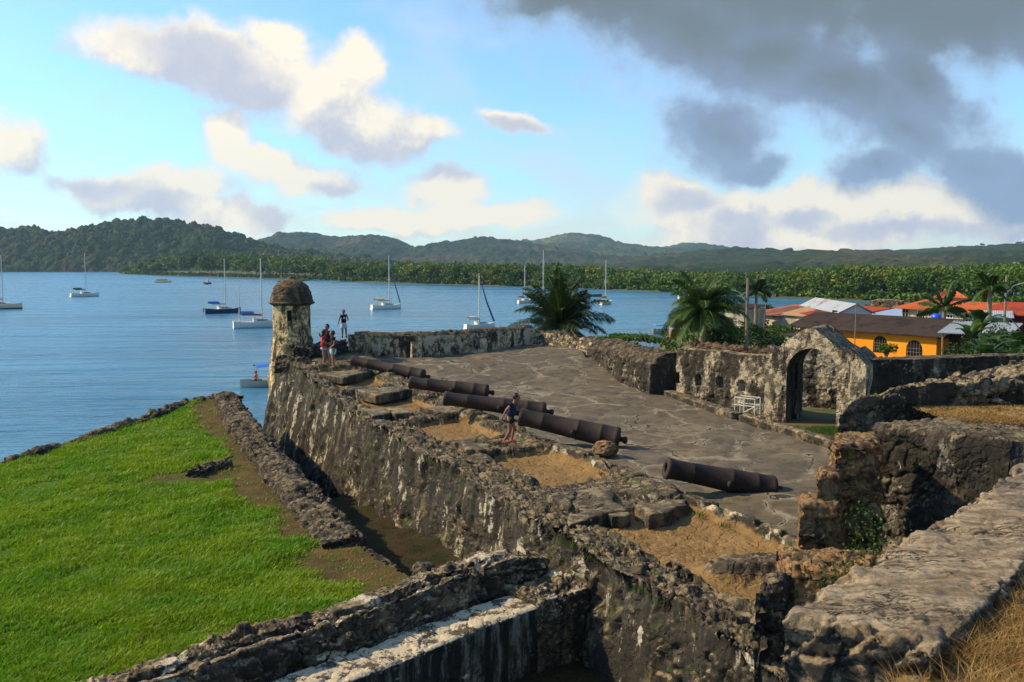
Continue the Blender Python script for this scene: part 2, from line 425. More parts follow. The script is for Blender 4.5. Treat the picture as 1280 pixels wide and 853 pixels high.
    if cap:
        cm = MR(nt, M(nt, 'ADD', M(nt, 'MULTIPLY', NOISE(nt, P, 1.5, 8, .66), .75), M(nt, 'MULTIPLY', fine, .25)), .66 - .28 * cap, .70 - .28 * cap)
        c = MIX(nt, M(nt, 'MULTIPLY', cm, MR(nt, Nz, .35, .7)), c, MIX(nt, mid, (.34, .27, .175), (.60, .49, .34)))
    if moss:
        mm = MR(nt, M(nt, 'ADD', NOISE(nt, P, 2.2, 7, .7), M(nt, 'MULTIPLY', fine, .15)), .74 - .2 * moss, .86 - .2 * moss, 0, .8)
        c = MIX(nt, mm, c, green)
    rough = .93
    h = M(nt, 'ADD', M(nt, 'MULTIPLY', edge, .8), M(nt, 'ADD', M(nt, 'MULTIPLY', fine, .6), M(nt, 'MULTIPLY', mid, .9)))
    if dirt:
        at = N(nt, 'ShaderNodeAttribute', attribute_name='dirt').outputs['Fac']
        dmask = MR(nt, M(nt, 'ADD', at, M(nt, 'MULTIPLY', M(nt, 'SUBTRACT', mid, .5), .9)), .38, .62)
        straw = NOISE(nt, P, 60, 5, .75)
        dc = MIX(nt, MR(nt, big, .35, .65), (.34, .205, .080), (.215, .125, .045))
        dc = MIX(nt, MR(nt, straw, .35, .65), (.13, .075, .025), dc)
        dc = MIX(nt, MR(nt, mid, .60, .75, 0, .5), dc, (.09, .09, .025))
        c = MIX(nt, dmask, c, dc)
    setb(nt, b, c, rough, .25, BUMP(nt, h, .8, bump))
    return m
def mat_plain(name, col, rough=.6, spec=.4, var=.25, scale=6, metallic=0, bump=0, dirt=None, dirtamt=.3, objc=True):
    m, nt, b = newmat(name)
    tc = N(nt, 'ShaderNodeTexCoord').outputs['Object']
    n = NOISE(nt, tc, scale, 6, .65)
    c = MIX(nt, n, tuple(x * (1 - var) for x in col), tuple(min(1, x * (1 + var)) for x in col))
    if dirt is not None:
        n2 = NOISE(nt, VM(nt, 'MULTIPLY', tc, (1, 1, .3)), scale * .7, 8, .7)
        c = MIX(nt, MR(nt, n2, .62 - .25 * dirtamt, .72 - .2 * dirtamt, 0, .85), c, dirt)
    nm = BUMP(nt, NOISE(nt, tc, scale * 5, 5, .6), .4, bump) if bump else None
    setb(nt, b, c, rough, spec, nm); b.inputs['Metallic'].default_value = metallic
    return m
def mat_leaf(name, c1, c2, c3=None, scale=.12, rough=.6, trans=.25):
    m, nt, b = newmat(name)
    P = N(nt, 'ShaderNodeNewGeometry').outputs['Position']
    n = NOISE(nt, P, scale, 4, .6); n2 = NOISE(nt, P, scale * 14, 3, .6)
    c = MIX(nt, MR(nt, n, .35, .65), c1, c2)
    if c3: c = MIX(nt, MR(nt, NOISE(nt, VM(nt, 'ADD', P, (91, 13, 7)), scale * 1.7, 4, .6), .52, .68, 0, .85), c, c3)
    c = MIX(nt, MR(nt, n2, .3, .7), c, MIX(nt, 1.0, c, (.55, .6, .5), 'MULTIPLY'))
    setb(nt, b, c, rough, .2)
    if trans:
        tr = N(nt, 'ShaderNodeBsdfTranslucent', inp={0: c}); mx = N(nt, 'ShaderNodeMixShader', inp={0: trans, 1: b.outputs[0], 2: tr.outputs[0]})
        nt.links.new(mx.outputs[0], nt.nodes['Material Output'].inputs[0])
    return m
# ================================================================== WATER, LAND, HILLS
def mat_water():
    m, nt, b = newmat('sea_water')
    P = N(nt, 'ShaderNodeNewGeometry').outputs['Position']
    n1 = NOISE(nt, VM(nt, 'MULTIPLY', P, (.55, 1.5, 1)), 1.1, 5, .6, .4)
    n2 = NOISE(nt, VM(nt, 'MULTIPLY', P, (.16, .5, 1)), .8, 5, .6, .3)
    n3 = NOISE(nt, VM(nt, 'MULTIPLY', P, (.010, .045, 1)), 1.0, 5, .6, .5)
    n4 = NOISE(nt, VM(nt, 'MULTIPLY', P, (.05, .22, 1)), .8, 4, .6, .3)
    h = M(nt, 'ADD', M(nt, 'ADD', M(nt, 'MULTIPLY', n1, .45), M(nt, 'MULTIPLY', n2, 1.2)), M(nt, 'MULTIPLY', n4, 3.0))
    c = MIX(nt, MR(nt, n3, .35, .65), (.025, .125, .215), (.045, .175, .275))
    rough = MR(nt, n3, .3, .7, .16, .30)
    setb(nt, b, c, rough, .5, BUMP(nt, h, .75, .75))
    b.inputs['IOR'].default_value = 1.33
    return m
def build_water():
    mk('water', [(-15000, -3000, 0), (15000, -3000, 0), (15000, 15000, 0), (-15000, 15000, 0)], np.array([[0, 1, 2, 3]]), mat_water())['kind'] = 'structure'
build_water()

def mat_forest_ground(name, c1, c2, c3, scale, bump=2.0):
    m, nt, b = newmat(name)
    P = N(nt, 'ShaderNodeNewGeometry').outputs['Position']
    v = VORO(nt, P, scale, 'F1', 'Color'); s = N(nt, 'ShaderNodeSeparateXYZ', inp={0: v}).outputs
    big = NOISE(nt, P, scale * .07, 6, .6); f = NOISE(nt, P, scale * 3, 5, .7)
    c = MIX(nt, s[0], c1, c2)
    c = MIX(nt, MR(nt, big, .48, .62, 0, .8), c, c3)
    c = MIX(nt, MR(nt, f, .35, .7), MIX(nt, 1.0, c, (.35, .4, .35), 'MULTIPLY'), c)
    d = VORO(nt, P, scale, 'F1', 'Distance')
    setb(nt, b, c, .95, .1, BUMP(nt, M(nt, 'ADD', M(nt, 'MULTIPLY', d, -1), f), 1.0, bump))
    return m

def ridge(name, prof, Y, depth, y_base, mat, back=None, nu=260, nv=46, amp=.12, k=0, canopy=0, crown=9.0, lum=.8):
    """a long hill: its crest follows prof (px, py) at distance Y; the front slope comes down to z of y_base at Y - depth"""
    xs = np.array([p[0] for p in prof], float); ys = np.array([p[1] for p in prof], float)
    px = np.linspace(xs[0], xs[-1], nu)
    py = np.interp(px, xs, ys)
    kk = np.ones(5) / 5; pyp = np.pad(py, 2, 'edge'); py = np.convolve(pyp, kk, 'valid')
    crest = EYE + (330 - py) / F * Y
    v = np.linspace(0, 1.5, nv)                                  # 0 foot, 1 crest, 1.5 behind
    V = np.zeros((nu, nv, 3))
    for j, t in enumerate(v):
        yy = Y - depth + depth * t
        V[:, j, 0] = (px - 640) / F * Y * (1 + .0 * t)
        V[:, j, 1] = yy
        hh = np.sin(min(t, 1) * math.pi / 2) ** 1.15 if t <= 1 else math.cos((t - 1) * math.pi * .8)
        V[:, j, 2] = y_base + (crest - y_base) * hh
    P = V.reshape(-1, 3)
    Q = P.copy(); Q[:, 2] = 0
    h = crest.mean() - y_base
    ridgew = 1 - np.abs(fbm(Q, 4.0 / depth, 4, k)) * 2.2         # gullies
    tt = np.tile(v, nu)
    damp = np.sin(np.clip(tt, 0, 1) * math.pi) ** .7
    P[:, 2] += damp * (ridgew - .6) * h * amp * 2.2
    P[:, 1] += damp * fbm(Q, 3.0 / depth, 3, k + 9) * depth * .15
    if canopy:
        f1, f2, c = worley(Q / crown, k + 3)
        P[:, 2] += (tt > .01) * canopy * ((1 - f1 ** 1.6) * .8 + c * .9 - 1.2 + fbm(Q, .5, 3, k + 5) * .3)
        f1, f2, c = worley(Q / (crown * 2.7), k + 13)
        P[:, 2] += (tt > .01) * canopy * .5 * (1 - f1 + c)
    P[:, 2] = np.maximum(P[:, 2], -2)
    o = mk(name, P, grid_faces(nu, nv), mat, smooth=False)
    o['kind'] = 'structure'; return o

m_far = mat_forest_ground('far_hill_forest', (.030, .070, .022), (.075, .11, .035), (.20, .20, .06), .035, 8)
m_mid = mat_forest_ground('mid_hill_forest', (.024, .052, .018), (.055, .078, .026), (.12, .095, .045), .05, 6)
m_near = mat_forest_ground('near_hill_forest', (.018, .050, .009), (.055, .095, .015), (.13, .085, .040), .11, 3)
def build_hills():
    ridge('hills', [(560, 322), (600, 306), (640, 303), (672, 303), (684, 299), (700, 296), (725, 295), (745, 298), (765, 305), (790, 311), (820, 312), (835, 309), (850, 307), (866, 309), (885, 318), (930, 330), (1000, 335)], 3800, 1300, 12, m_far, k=1, amp=.16, canopy=9, crown=22)
    ridge('hills', [(300, 325), (335, 309), (350, 300), (375, 292), (395, 294), (425, 300), (445, 301), (460, 298), (478, 297), (497, 301), (515, 310), (532, 315), (550, 308), (575, 304), (605, 300), (640, 303), (670, 308), (700, 314), (760, 322), (850, 330)], 2700, 900, 8, m_mid, k=2, amp=.16, canopy=8, crown=18)
    ridge('hills', [(560, 340), (620, 338), (700, 330), (760, 326), (820, 321), (870, 317), (892, 312), (905, 317), (925, 322), (950, 322), (975, 318), (988, 315), (1005, 320), (1035, 323), (1065, 325), (1090, 323), (1120, 317), (1160, 312), (1200, 311), (1240, 309), (1290, 308), (1400, 300)], 1900, 1400, -1, m_mid, k=3, amp=.13, canopy=6, crown=14)
    ridge('hills', [(-240, 300), (-100, 292), (0, 291), (30, 290), (60, 291), (95, 294), (120, 291), (140, 285), (165, 281), (195, 278), (215, 279), (240, 284), (265, 289), (290, 294), (310, 302), (335, 311), (360, 316), (400, 320), (450, 325), (520, 336)], 1400, 260, -1, m_near, k=4, amp=.05, canopy=10, crown=12, nu=620, nv=110)
build_hills()

# ---------------- foliage helpers
def leaf_quads(Cn, size, up=.3, seed=0, aspect=.6):
    r = np.random.default_rng(seed); n = len(Cn)
    a = r.normal(size=(n, 3)); a[:, 2] += up; a /= np.linalg.norm(a, axis=1, keepdims=True)
    b = np.cross(a, r.normal(size=(n, 3))); b /= np.linalg.norm(b, axis=1, keepdims=True)
    c = np.cross(a, b)
    s = (size * r.uniform(.6, 1.3, n))[:, None] if np.isscalar(size) else size[:, None]
    V = np.stack([Cn - b * s, Cn - c * s * aspect, Cn + b * s, Cn + c * s * aspect], 1).reshape(-1, 3)
    return V, np.arange(4 * n).reshape(n, 4)
def crown_points(c, rx, rz, n, r, clumps=9):
    cc = r.normal(size=(clumps, 3)); cc /= np.linalg.norm(cc, axis=1, keepdims=True); cc *= r.uniform(.35, .8, (clumps, 1))
    cc[:, 2] = np.abs(cc[:, 2]) * .9 - .15
    k = r.integers(0, clumps, n)
    d = r.normal(size=(n, 3)); d /= np.linalg.norm(d, axis=1, keepdims=True)
    rad = r.uniform(.28, .46, clumps)[k] * r.uniform(.55, 1.0, n)
    p = cc[k] + d * rad[:, None]
    return np.asarray(c) + p * np.array([rx, rx, rz])

m_mangrove = mat_leaf('mangrove_leaves', (.13, .20, .018), (.055, .11, .012), (.26, .25, .025), scale=.030, trans=.15)
m_trunk = mat_plain('tree_bark', (.20, .16, .11), .9, .1, .4, 3)
SHORE = [(150, 341.5), (165, 343), (250, 345.5), (400, 350), (480, 353.5), (560, 356), (640, 358), (760, 362), (850, 366), (930, 370), (1000, 373), (1150, 380), (1400, 390)]
TOPS = [(150, 337), (165, 333), (190, 323), (230, 317), (260, 316), (330, 319), (400, 321), (420, 326), (500, 328), (600, 329), (700, 331), (760, 334), (840, 340), (900, 341), (960, 340), (1000, 336), (1060, 333), (1100, 334), (1180, 334), (1240, 331), (1400, 325)]
def build_shore():
    px = np.linspace(150, 1400, 260)
    sh = np.interp(px, *zip(*SHORE))
    rows = []
    for j, (dy, z) in enumerate([(-8, -1.0), (0, .15), (5, .7), (30, 1.0), (200, 1.4), (600, 3), (1500, 6), (3000, 9)]):
        Ys = 10.5 * F / (sh - 330) * 1.0
        rows.append(np.stack([(px - 640) / F * (Ys + dy * .0), Ys + dy, np.full(len(px), z)], 1))
    P = np.stack(rows, 1)
    P[:, 1:3, 1] += fbm(P[:, 1] * 1, .03, 3, 5)[:, None] * 6
    m = mat_plain('shore_mud', (.085, .085, .035), .95, .1, .4, .02, objc=False)
    o = mk('far_shore', P.reshape(-1, 3), grid_faces(*P.shape[:2]), m); o['kind'] = 'structure'
    # the wood along the far shore
    r = np.random.default_rng(11); pts = []; sizes = []; trunks = MB()
    n = 2300
    for i in range(n):
        x = r.uniform(152, 1330)
        if r.random() < .15: x = r.uniform(900, 1330)
        s = np.interp(x, *zip(*SHORE)); Y0 = 10.5 * F / (s - 330)
        row = r.random() ** 1.7
        dep = 6 + row * (60 if x > 400 else 110)
        Y = Y0 + dep
        top = np.interp(x, *zip(*TOPS)) + r.normal() * 1.2 + (1 - row) * r.uniform(2, 13) * (300 / Y0) ** .3
        zt = EYE + (330 - top) / F * Y
        zt = max(zt, 3.0)
        h = min(zt * .95, r.uniform(5, 9) * (1.0 if x > 400 else 1.6))
        rx = (1.9 + 6.0 * r.random() ** 2.2) * (1.0 if x > 400 else 1.25)
        X = (x - 640) / F * Y
        nl = int((230 if Y < 420 else 140) * (rx / 3.2) ** 1.3)
        pts.append(crown_points((X, Y, zt - h * .42), rx, h * .62, nl, r, int(r.integers(6, 18)))); sizes.append(np.full(nl, .20 + Y * .0008) * r.uniform(.7, 1.3, nl))
        if r.random() < .22:
            trunks.tube([(X, Y - 1, .3), (X + r.normal() * .6, Y - 1, zt - h * .5)], [.16, .09], 4, caps=False)
    # low bushes in the shallows
    for i in range(1100):
        x = r.uniform(152, 1330); s = np.interp(x, *zip(*SHORE)); Y = 10.5 * F / (s - 330) + r.uniform(2, 9)
        pts.append(crown_points(((x - 640) / F * Y, Y, 1.2), r.uniform(1.5, 3.2), r.uniform(1.2, 3.0), 70, r)); sizes.append(np.full(70, .35 + Y * .0009))
    P = np.concatenate(pts); S = np.concatenate(sizes)
    V, Fq = leaf_quads(P, S, .5, 3, .7)
    o = mk('mangrove_forest', V, Fq, m_mangrove, recenter=False)
    tag(o, kind='stuff', label='green mangrove wood lining the far side of the bay')
    o2 = trunks.build('mangrove_trunks', m_trunk, recenter=False); o2.name = 'mangrove_stems'; tag(o2, kind='stuff', label='pale stems showing in the mangrove wood')
    # leafy trees over the left hill so that the crest is ragged
    pts = []; sizes = []
    for i in range(900):
        x = r.uniform(-60, 420); Y = r.uniform(1180, 1400)
        t = (Y - 1140) / 260
        cr = np.interp(x, [0, 60, 95, 140, 165, 195, 215, 240, 290, 335, 400, 450], [291, 291, 294, 285, 281, 278, 279, 284, 294, 311, 320, 325])
        crest = EYE + (330 - cr) / F * 1400
        z = -1 + (crest + 1) * math.sin(min(t, 1) * math.pi / 2) ** 1.15
        pts.append(crown_points(((x - 640) / F * 1400, Y, z + r.uniform(-3, 2)), r.uniform(4, 8), r.uniform(4, 7), 60, r)); sizes.append(np.full(60, 1.15))
    for x, dy in ((1050, 0), (1100, 1), (1228, 2), (1238, 1), (1246, 0), (1274, 3), (1282, 2), (1190, 0), (1005, 0), (988, 2)):
        cr = np.interp(x, [950, 975, 988, 1005, 1035, 1065, 1090, 1120, 1160, 1200, 1240, 1290], [322, 318, 315, 320, 323, 325, 323, 317, 312, 311, 309, 308])
        q = D(x, cr - dy, 1880); pts.append(crown_points((q[0], q[1], q[2] + 2), 9, 6, 120, r, 5)); sizes.append(np.full(120, 1.3))
    P = np.concatenate(pts); V, Fq = leaf_quads(P, np.concatenate(sizes), .5, 5, .7)
    m = mat_leaf('hill_leaves', (.022, .060, .008), (.075, .115, .014), (.14, .09, .040), scale=.02, trans=.1)
    o = mk('hill_forest', V, Fq, m, recenter=False); tag(o, kind='stuff', label='dark forest covering the hill across the bay on the left')
build_shore()

# ---------------- land behind the fort
def land_z(X, Y):
    edge = 5.0 + (Y - 45) * .235                                # the shore of the village
    s = sstep(X - edge, -6, 5)
    z = -1.5 + s * 4.9
    z = z * (1 - sstep(Y, 132, 150)) - 1.5 * sstep(Y, 132, 150)
    inn = 5.75                                                  # inside the fort
    q = sstep(Y + (X - 8) * .35, 29.5, 33.5)
    return inn * (1 - q) + z * q
def build_ground():
    xs = np.concatenate([np.arange(-12, 40, .5), np.arange(40, 200, 3)]); ys = np.concatenate([np.arange(13.5, 60, .5), np.arange(60, 240, 2.5)])
    X, Y = np.meshgrid(xs, ys, indexing='ij')
    Z = land_z(X, Y)
    P = np.stack([X, Y, Z], -1).reshape(-1, 3)
    P[:, 2] += fbm(P, .35, 4, 3) * .10
    t = (P[:, 0] - 6.89) * .9106 + P[:, 1] * .4134
    keep = ~((t < 1.5))
    keep &= ~((P[:, 1] > 40) & (P[:, 0] < -1))
    m, nt, b = newmat('ground_earth')
    G = N(nt, 'ShaderNodeNewGeometry').outputs['Position']
    a = NOISE(nt, G, .9, 6, .65); f = NOISE(nt, G, 22, 5, .7)
    c = MIX(nt, MR(nt, a, .46, .56), (.20, .135, .065), (.075, .115, .02))
    c = MIX(nt, f, c, (.07, .055, .03)); setb(nt, b, c, .95, .1, BUMP(nt, f, .8, .03))
    o = mk('ground', P, grid_faces(len(xs), len(ys), keep), m, smooth=True); o['kind'] = 'structure'
build_ground()

# ================================================================== THE FORT
U = np.array([-.4134, .9106]); NN = np.array([.9106, .4134])
def ST(s, t): return np.array([6.89 + s * U[0] + t * NN[0], s * U[1] + t * NN[1]])

def zbase(s):
    return 6.10 + .38 * sstep(s, 30, 37) - .05 * sstep(s, 14, 10)
PATCH = [  # s0, s1, t0, t1 at s0, t1 at s1, skew
    (10.6, 16.0, .95, 3.05), (18.1, 21.3, 1.25, 2.95), (23.0, 26.0, .95, 2.8), (27.4, 30.7, .65, 2.6), (32.3, 36.5, .6, 2.5), (21.7, 22.6, .9, 1.7), (26.2, 26.9, .7, 1.2), (31.0, 31.7, .5, 1.6)]

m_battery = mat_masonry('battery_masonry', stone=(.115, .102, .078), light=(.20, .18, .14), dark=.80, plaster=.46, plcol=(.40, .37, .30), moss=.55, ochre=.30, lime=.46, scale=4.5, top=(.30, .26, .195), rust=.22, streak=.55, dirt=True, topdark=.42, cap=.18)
def build_battery():
    ss = [8.6]
    while ss[-1] < 40.4: ss.append(ss[-1] + .0021 * ss[-1])
    ss = np.array(ss); ns = len(ss)
    jw, jt = 90, 190
    qw = np.linspace(0, 1, jw, endpoint=False); qt = np.linspace(0, 1, jt)
    S = np.repeat(ss[:, None], jw + jt, 1)
    z0 = np.where(ss < 20, 3.9, 3.9 - (ss - 20) * .26); z0 = np.maximum(z0, -1.0)
    top = zbase(ss)
    P = np.zeros((ns, jw + jt, 3))
    edge = fbm(np.stack([ss, ss * 0, ss * 0], 1), 1.3, 4, 7) * .20       # irregular brink
    for j, q in enumerate(qw):
        z = z0 + (top - z0) * q
        t = -np.interp(ss, [15, 40], [.16, .25]) * (top - z) + edge * q
        P[:, j, 0] = 6.89 + ss * U[0] + t * NN[0]; P[:, j, 1] = ss * U[1] + t * NN[1]; P[:, j, 2] = z
    T = np.zeros((ns, jw + jt))
    for j, q in enumerate(qt):
        t = edge * (1 - q) + 3.35 * q; T[:, jw + j] = t
        P[:, jw + j, 0] = 6.89 + ss * U[0] + t * NN[0]; P[:, jw + j, 1] = ss * U[1] + t * NN[1]; P[:, jw + j, 2] = top
    on = np.zeros((ns, jw + jt), bool); on[:, jw:] = True
    # patches of dry earth between the ridges of the old merlons
    dm = np.zeros((ns, jw + jt)); flatP = P.reshape(-1, 3)
    wob = fbm(flatP, 1.6, 3, 31).reshape(ns, -1) * .30; wob2 = fbm(flatP, 1.5, 3, 35).reshape(ns, -1) * .24
    for (a, b_, t0, t1) in PATCH:
        d = np.minimum(np.minimum(S + wob - a, b_ - S - wob), np.minimum(T + wob2 - t0, t1 - T - wob2))
        dm = np.maximum(dm, sstep(d, -.03, .13))
    # a low ridge of stones across the nearest patch
    rd = np.exp(-((S - 12.75 + .25 * (T - 2)) / .28) ** 2) * sstep(T, 1.2, 1.7); dm = dm * (1 - np.clip(rd * 1.6, 0, 1))
    dm *= on
    rise = np.zeros_like(dm)
    rise += on * (.10 * np.exp(-((T - 3.0) / .35) ** 2))                         # lip towards the paving
    rise += on * .07 * (1 - dm)
    rise -= on * .11 * dm
    rise += on * .12 * sstep(T, .9, .2) * (.4 + .6 * sstep(fbm(flatP, .8, 3, 77).reshape(ns, -1), -.3, .3))
    flatP[:, 2] += rise.ravel()
    # raised flat slabs
    Q = flatP.copy(); Q[:, 2] = 0
    Q += .12 * np.stack([fbm(Q, 2, 2, 90), fbm(Q, 2, 2, 91), Q[:, 0] * 0], 1)
    A = np.stack([Q[:, 0] / .85, Q[:, 1] / .95, Q[:, 2]], 1)
    f1, f2, c = worley(A, 21)
    slab = np.where(c > .45, np.clip((f2 - f1) * 9, 0, 1) * (.06 + .10 * (c - .45)), 0.0)
    slabm = (on.ravel() & (T.ravel() > .85)) * (1 - dm.ravel())
    flatP[:, 2] += slab * slabm
    Nn = grid_normals(P).reshape(-1, 3)
    wallm = 1 - on.ravel()
    rub = rubble(flatP, .26, 3, .7)
    rub2 = rubble(flatP, .11, 9, .8)
    big = fbm(flatP, .9, 4, 15)
    ampl = wallm * .055 + (~(wallm > 0)) * (1 - dm.ravel()) * np.where(slab * slabm > .03, .012, np.where(T.ravel() < 1.0, .085, .065))
    disp = rub * ampl + rub2 * ampl * .45 + big * (.07 * wallm + .035 * (1 - dm.ravel()) * (1 - wallm)) + fbm(flatP, 9, 3, 8) * (.012 * (1 - wallm) + .015)
    # eroded holes in the wall face
    hole = sstep(fbm(flatP * np.array([1, 1, .6]), 1.5, 4, 55), .18, .42) * wallm
    disp -= hole * .16; disp += wallm * fbm(flatP * np.array([1, 1, .35]), 2.6, 5, 57) * .07
    if Nn[:, 2][~(wallm > 0)].mean() < 0: Nn = -Nn
    flatP += Nn * disp[:, None]
    o = mk('battery', flatP, grid_faces(ns, jw + jt), m_battery, attrs={'dirt': dm.ravel()})
    tag(o, 'long ruined gun platform and mossy seaward wall that the cannons lie on', 'fort wall')
    return o
build_battery()

# ---------------- the paved floor
m_pave = None
def mat_paving():
    m, nt, b = newmat('old_paving')
    P = N(nt, 'ShaderNodeNewGeometry').outputs['Position']
    Pw = VM(nt, 'ADD', P, VM(nt, 'SCALE', VM(nt, 'SUBTRACT', NOISE(nt, P, .8, 4, .6, 0, 1), (.5, .5, .5)), s=1.6))
    Pm = N(nt, 'ShaderNodeMapping', inp={'Vector': Pw, 'Rotation': (0, 0, R(24)), 'Scale': (1.0, .8, 0)}).outputs[0]
    vc = N(nt, 'ShaderNodeSeparateXYZ', inp={0: VORO(nt, Pm, .62, 'F1', 'Color')}).outputs
    e = VORO(nt, Pm, .62, 'DISTANCE_TO_EDGE'); brk = NOISE(nt, P, .7, 4, .6)
    fine = NOISE(nt, P, 30, 6, .7); mid = NOISE(nt, P, 3.5, 7, .68); big = NOISE(nt, P, .45, 6, .6)
    c = MIX(nt, mid, (.085, .064, .036), (.185, .138, .075))
    c = MIX(nt, MR(nt, vc[0], .2, .9, 0, .35), c, (.12, .105, .085))
    c = MIX(nt, MR(nt, big, .50, .66, 0, .55), c, (.25, .19, .10))
    c = MIX(nt, MR(nt, mid, .50, .60, 0, .7), c, (.050, .041, .028))
    c = MIX(nt, MR(nt, NOISE(nt, P, 1.3, 7, .7), .52, .60, 0, .5), c, (.045, .040, .030))
    pale = M(nt, 'MULTIPLY', MR(nt, e, .06, .012, 0, .62), MR(nt, brk, .36, .50))
    c = MIX(nt, pale, c, (.38, .31, .20))
    crack = M(nt, 'MULTIPLY', MR(nt, e, .014, .005), MR(nt, NOISE(nt, P, .9, 4, .6), .44, .54))
    c = MIX(nt, crack, c, (.03, .025, .02))
    c = MIX(nt, MR(nt, fine, .35, .7, .45, 0), c, (.07, .06, .05))
    h = M(nt, 'ADD', M(nt, 'MULTIPLY', mid, .7), M(nt, 'ADD', M(nt, 'MULTIPLY', fine, .3), M(nt, 'MULTIPLY', crack, -2.0)))
    setb(nt, b, c, .95, .2, BUMP(nt, h, .8, .03)); return m
KERB = [W(728, 455, 6.2), W(790, 478, 6.2), W(850, 499, 6.2), W(920, 523, 6.2), W(1000, 547, 6.2), W(1100, 578, 6.2), W(1200, 612, 6.2)]
def build_paving():
    xs = np.arange(-8, 13, .06); ys = np.arange(10, 45, .08)
    X, Y = np.meshgrid(xs, ys, indexing='ij')
    P = np.stack([X, Y, np.zeros_like(X)], -1).reshape(-1, 3)
    t = (P[:, 0] - 6.89) * .9106 + P[:, 1] * .4134; s = (P[:, 0] - 6.89) * -.4134 + P[:, 1] * .9106
    kx = np.interp(P[:, 1], [k[1] for k in KERB][::-1], [k[0] for k in KERB][::-1])
    keep = (t > 3.08) & (P[:, 0] < kx + .15)
    keep &= ~((P[:, 0] < -3.5) & (P[:, 1] > 39))
    Q = P.copy()
    Q[:, :2] += .5 * np.stack([fbm(P, .5, 3, 1), fbm(P, .5, 3, 2)], 1)
    c24, s24 = math.cos(R(24)), math.sin(R(24))
    A = np.stack([(Q[:, 0] * c24 - Q[:, 1] * s24) / 1.5, (Q[:, 0] * s24 + Q[:, 1] * c24) / 1.9, Q[:, 2]], 1)
    f1, f2, c = worley(A, 5)
    z = 6.12 + zbase(s) - 6.10
    P[:, 2] = z + .085 * np.clip(f2 - f1, 0, .6) ** .6 + fbm(P, .22, 3, 8) * .10 + fbm(P, 2.5, 4, 9) * .022 + (c - .5) * .03
    o = mk('paving', P, grid_faces(len(xs), len(ys), keep), mat_paving(), smooth=True); tag(o, kind='structure')
build_paving()

# ---------------- swept rough walls
def sweep(name, path, prof, mat, step=.03, pstep=.03, rub=.05, rsize=.22, bigamp=.05, k=0, flat=.6, label=None, cat='wall', cap=True, attrs=None, parent=None, wav=0, heightvar=0, hv_scale=.8, fine=.01, jag=None):
    """rough masonry body along a path; prof is a list of (sideways, height) going over the top from one side to the other.
    heights are added to the z of the path"""
    path = np.array(path, float)
    seg = np.linalg.norm(np.diff(path[:, :2], axis=0), axis=1); L = np.concatenate([[0], np.cumsum(seg)])
    n = max(int(L[-1] / step), 4); l = np.linspace(0, L[-1], n)
    C_ = np.stack([np.interp(l, L, path[:, i]) for i in range(3)], 1)
    win = max(3, int(.5 / step) | 1)
    Cp = np.pad(C_, ((win // 2, win // 2), (0, 0)), 'edge')
    Cs = np.stack([np.convolve(Cp[:, i], np.ones(win) / win, 'valid') for i in range(3)], 1)
    C_ = Cs
    T = np.gradient(C_[:, :2], axis=0); T /= np.linalg.norm(T, axis=1, keepdims=True)
    Nl = np.stack([-T[:, 1], T[:, 0]], 1)
    pr = np.array(prof, float); sl = np.linalg.norm(np.diff(pr, axis=0), axis=1); PL = np.concatenate([[0], np.cumsum(sl)])
    m = max(int(PL[-1] / pstep), 6); pl = np.linspace(0, PL[-1], m)
    po = np.interp(pl, PL, pr[:, 0]); ph = np.interp(pl, PL, pr[:, 1])
    lo = ph.min()
    if cap:
        shr = np.concatenate([[0.0, .35, .7, .9], np.ones(n - 8), [.9, .7, .35, 0.0]]) if n > 12 else np.ones(n)
    else: shr = np.ones(n)
    mid = (po.max() + po.min()) / 2
    hv = np.zeros(n)
    if heightvar: hv = fbm(np.stack([l, l * 0 + k, l * 0], 1), hv_scale, 4, k + 70) * heightvar
    if jag is not None: hv = hv + np.interp(l / L[-1], [j[0] for j in jag], [j[1] for j in jag])
    P = np.zeros((n, m, 3))
    offs = mid + (po[None, :] - mid) * shr[:, None]
    frac = (ph - lo) / max(ph.max() - lo, 1e-6)
    P[:, :, 0] = C_[:, 0:1] + Nl[:, 0:1] * offs; P[:, :, 1] = C_[:, 1:2] + Nl[:, 1:2] * offs
    P[:, :, 2] = C_[:, 2:3] + ph[None, :] + hv[:, None] * frac[None, :]
    Nn = grid_normals(P).reshape(-1, 3)
    nz = Nn.reshape(n, m, 3)[:, m // 3: 2 * m // 3, 2].mean()
    if nz < 0: Nn = -Nn
    Fp = P.reshape(-1, 3)
    d = rubble(Fp, rsize, k, flat) * rub + rubble(Fp, rsize * .42, k + 5, flat) * rub * .4 + fbm(Fp, .9, 4, k + 8) * bigamp + fbm(Fp, 10, 3, k + 9) * fine
    Fp = Fp + Nn * d[:, None]
    f = grid_faces(n, m)
    o = mk(name, Fp, f, mat, attrs=attrs, parent=parent)
    if label: tag(o, label, cat)
    return o

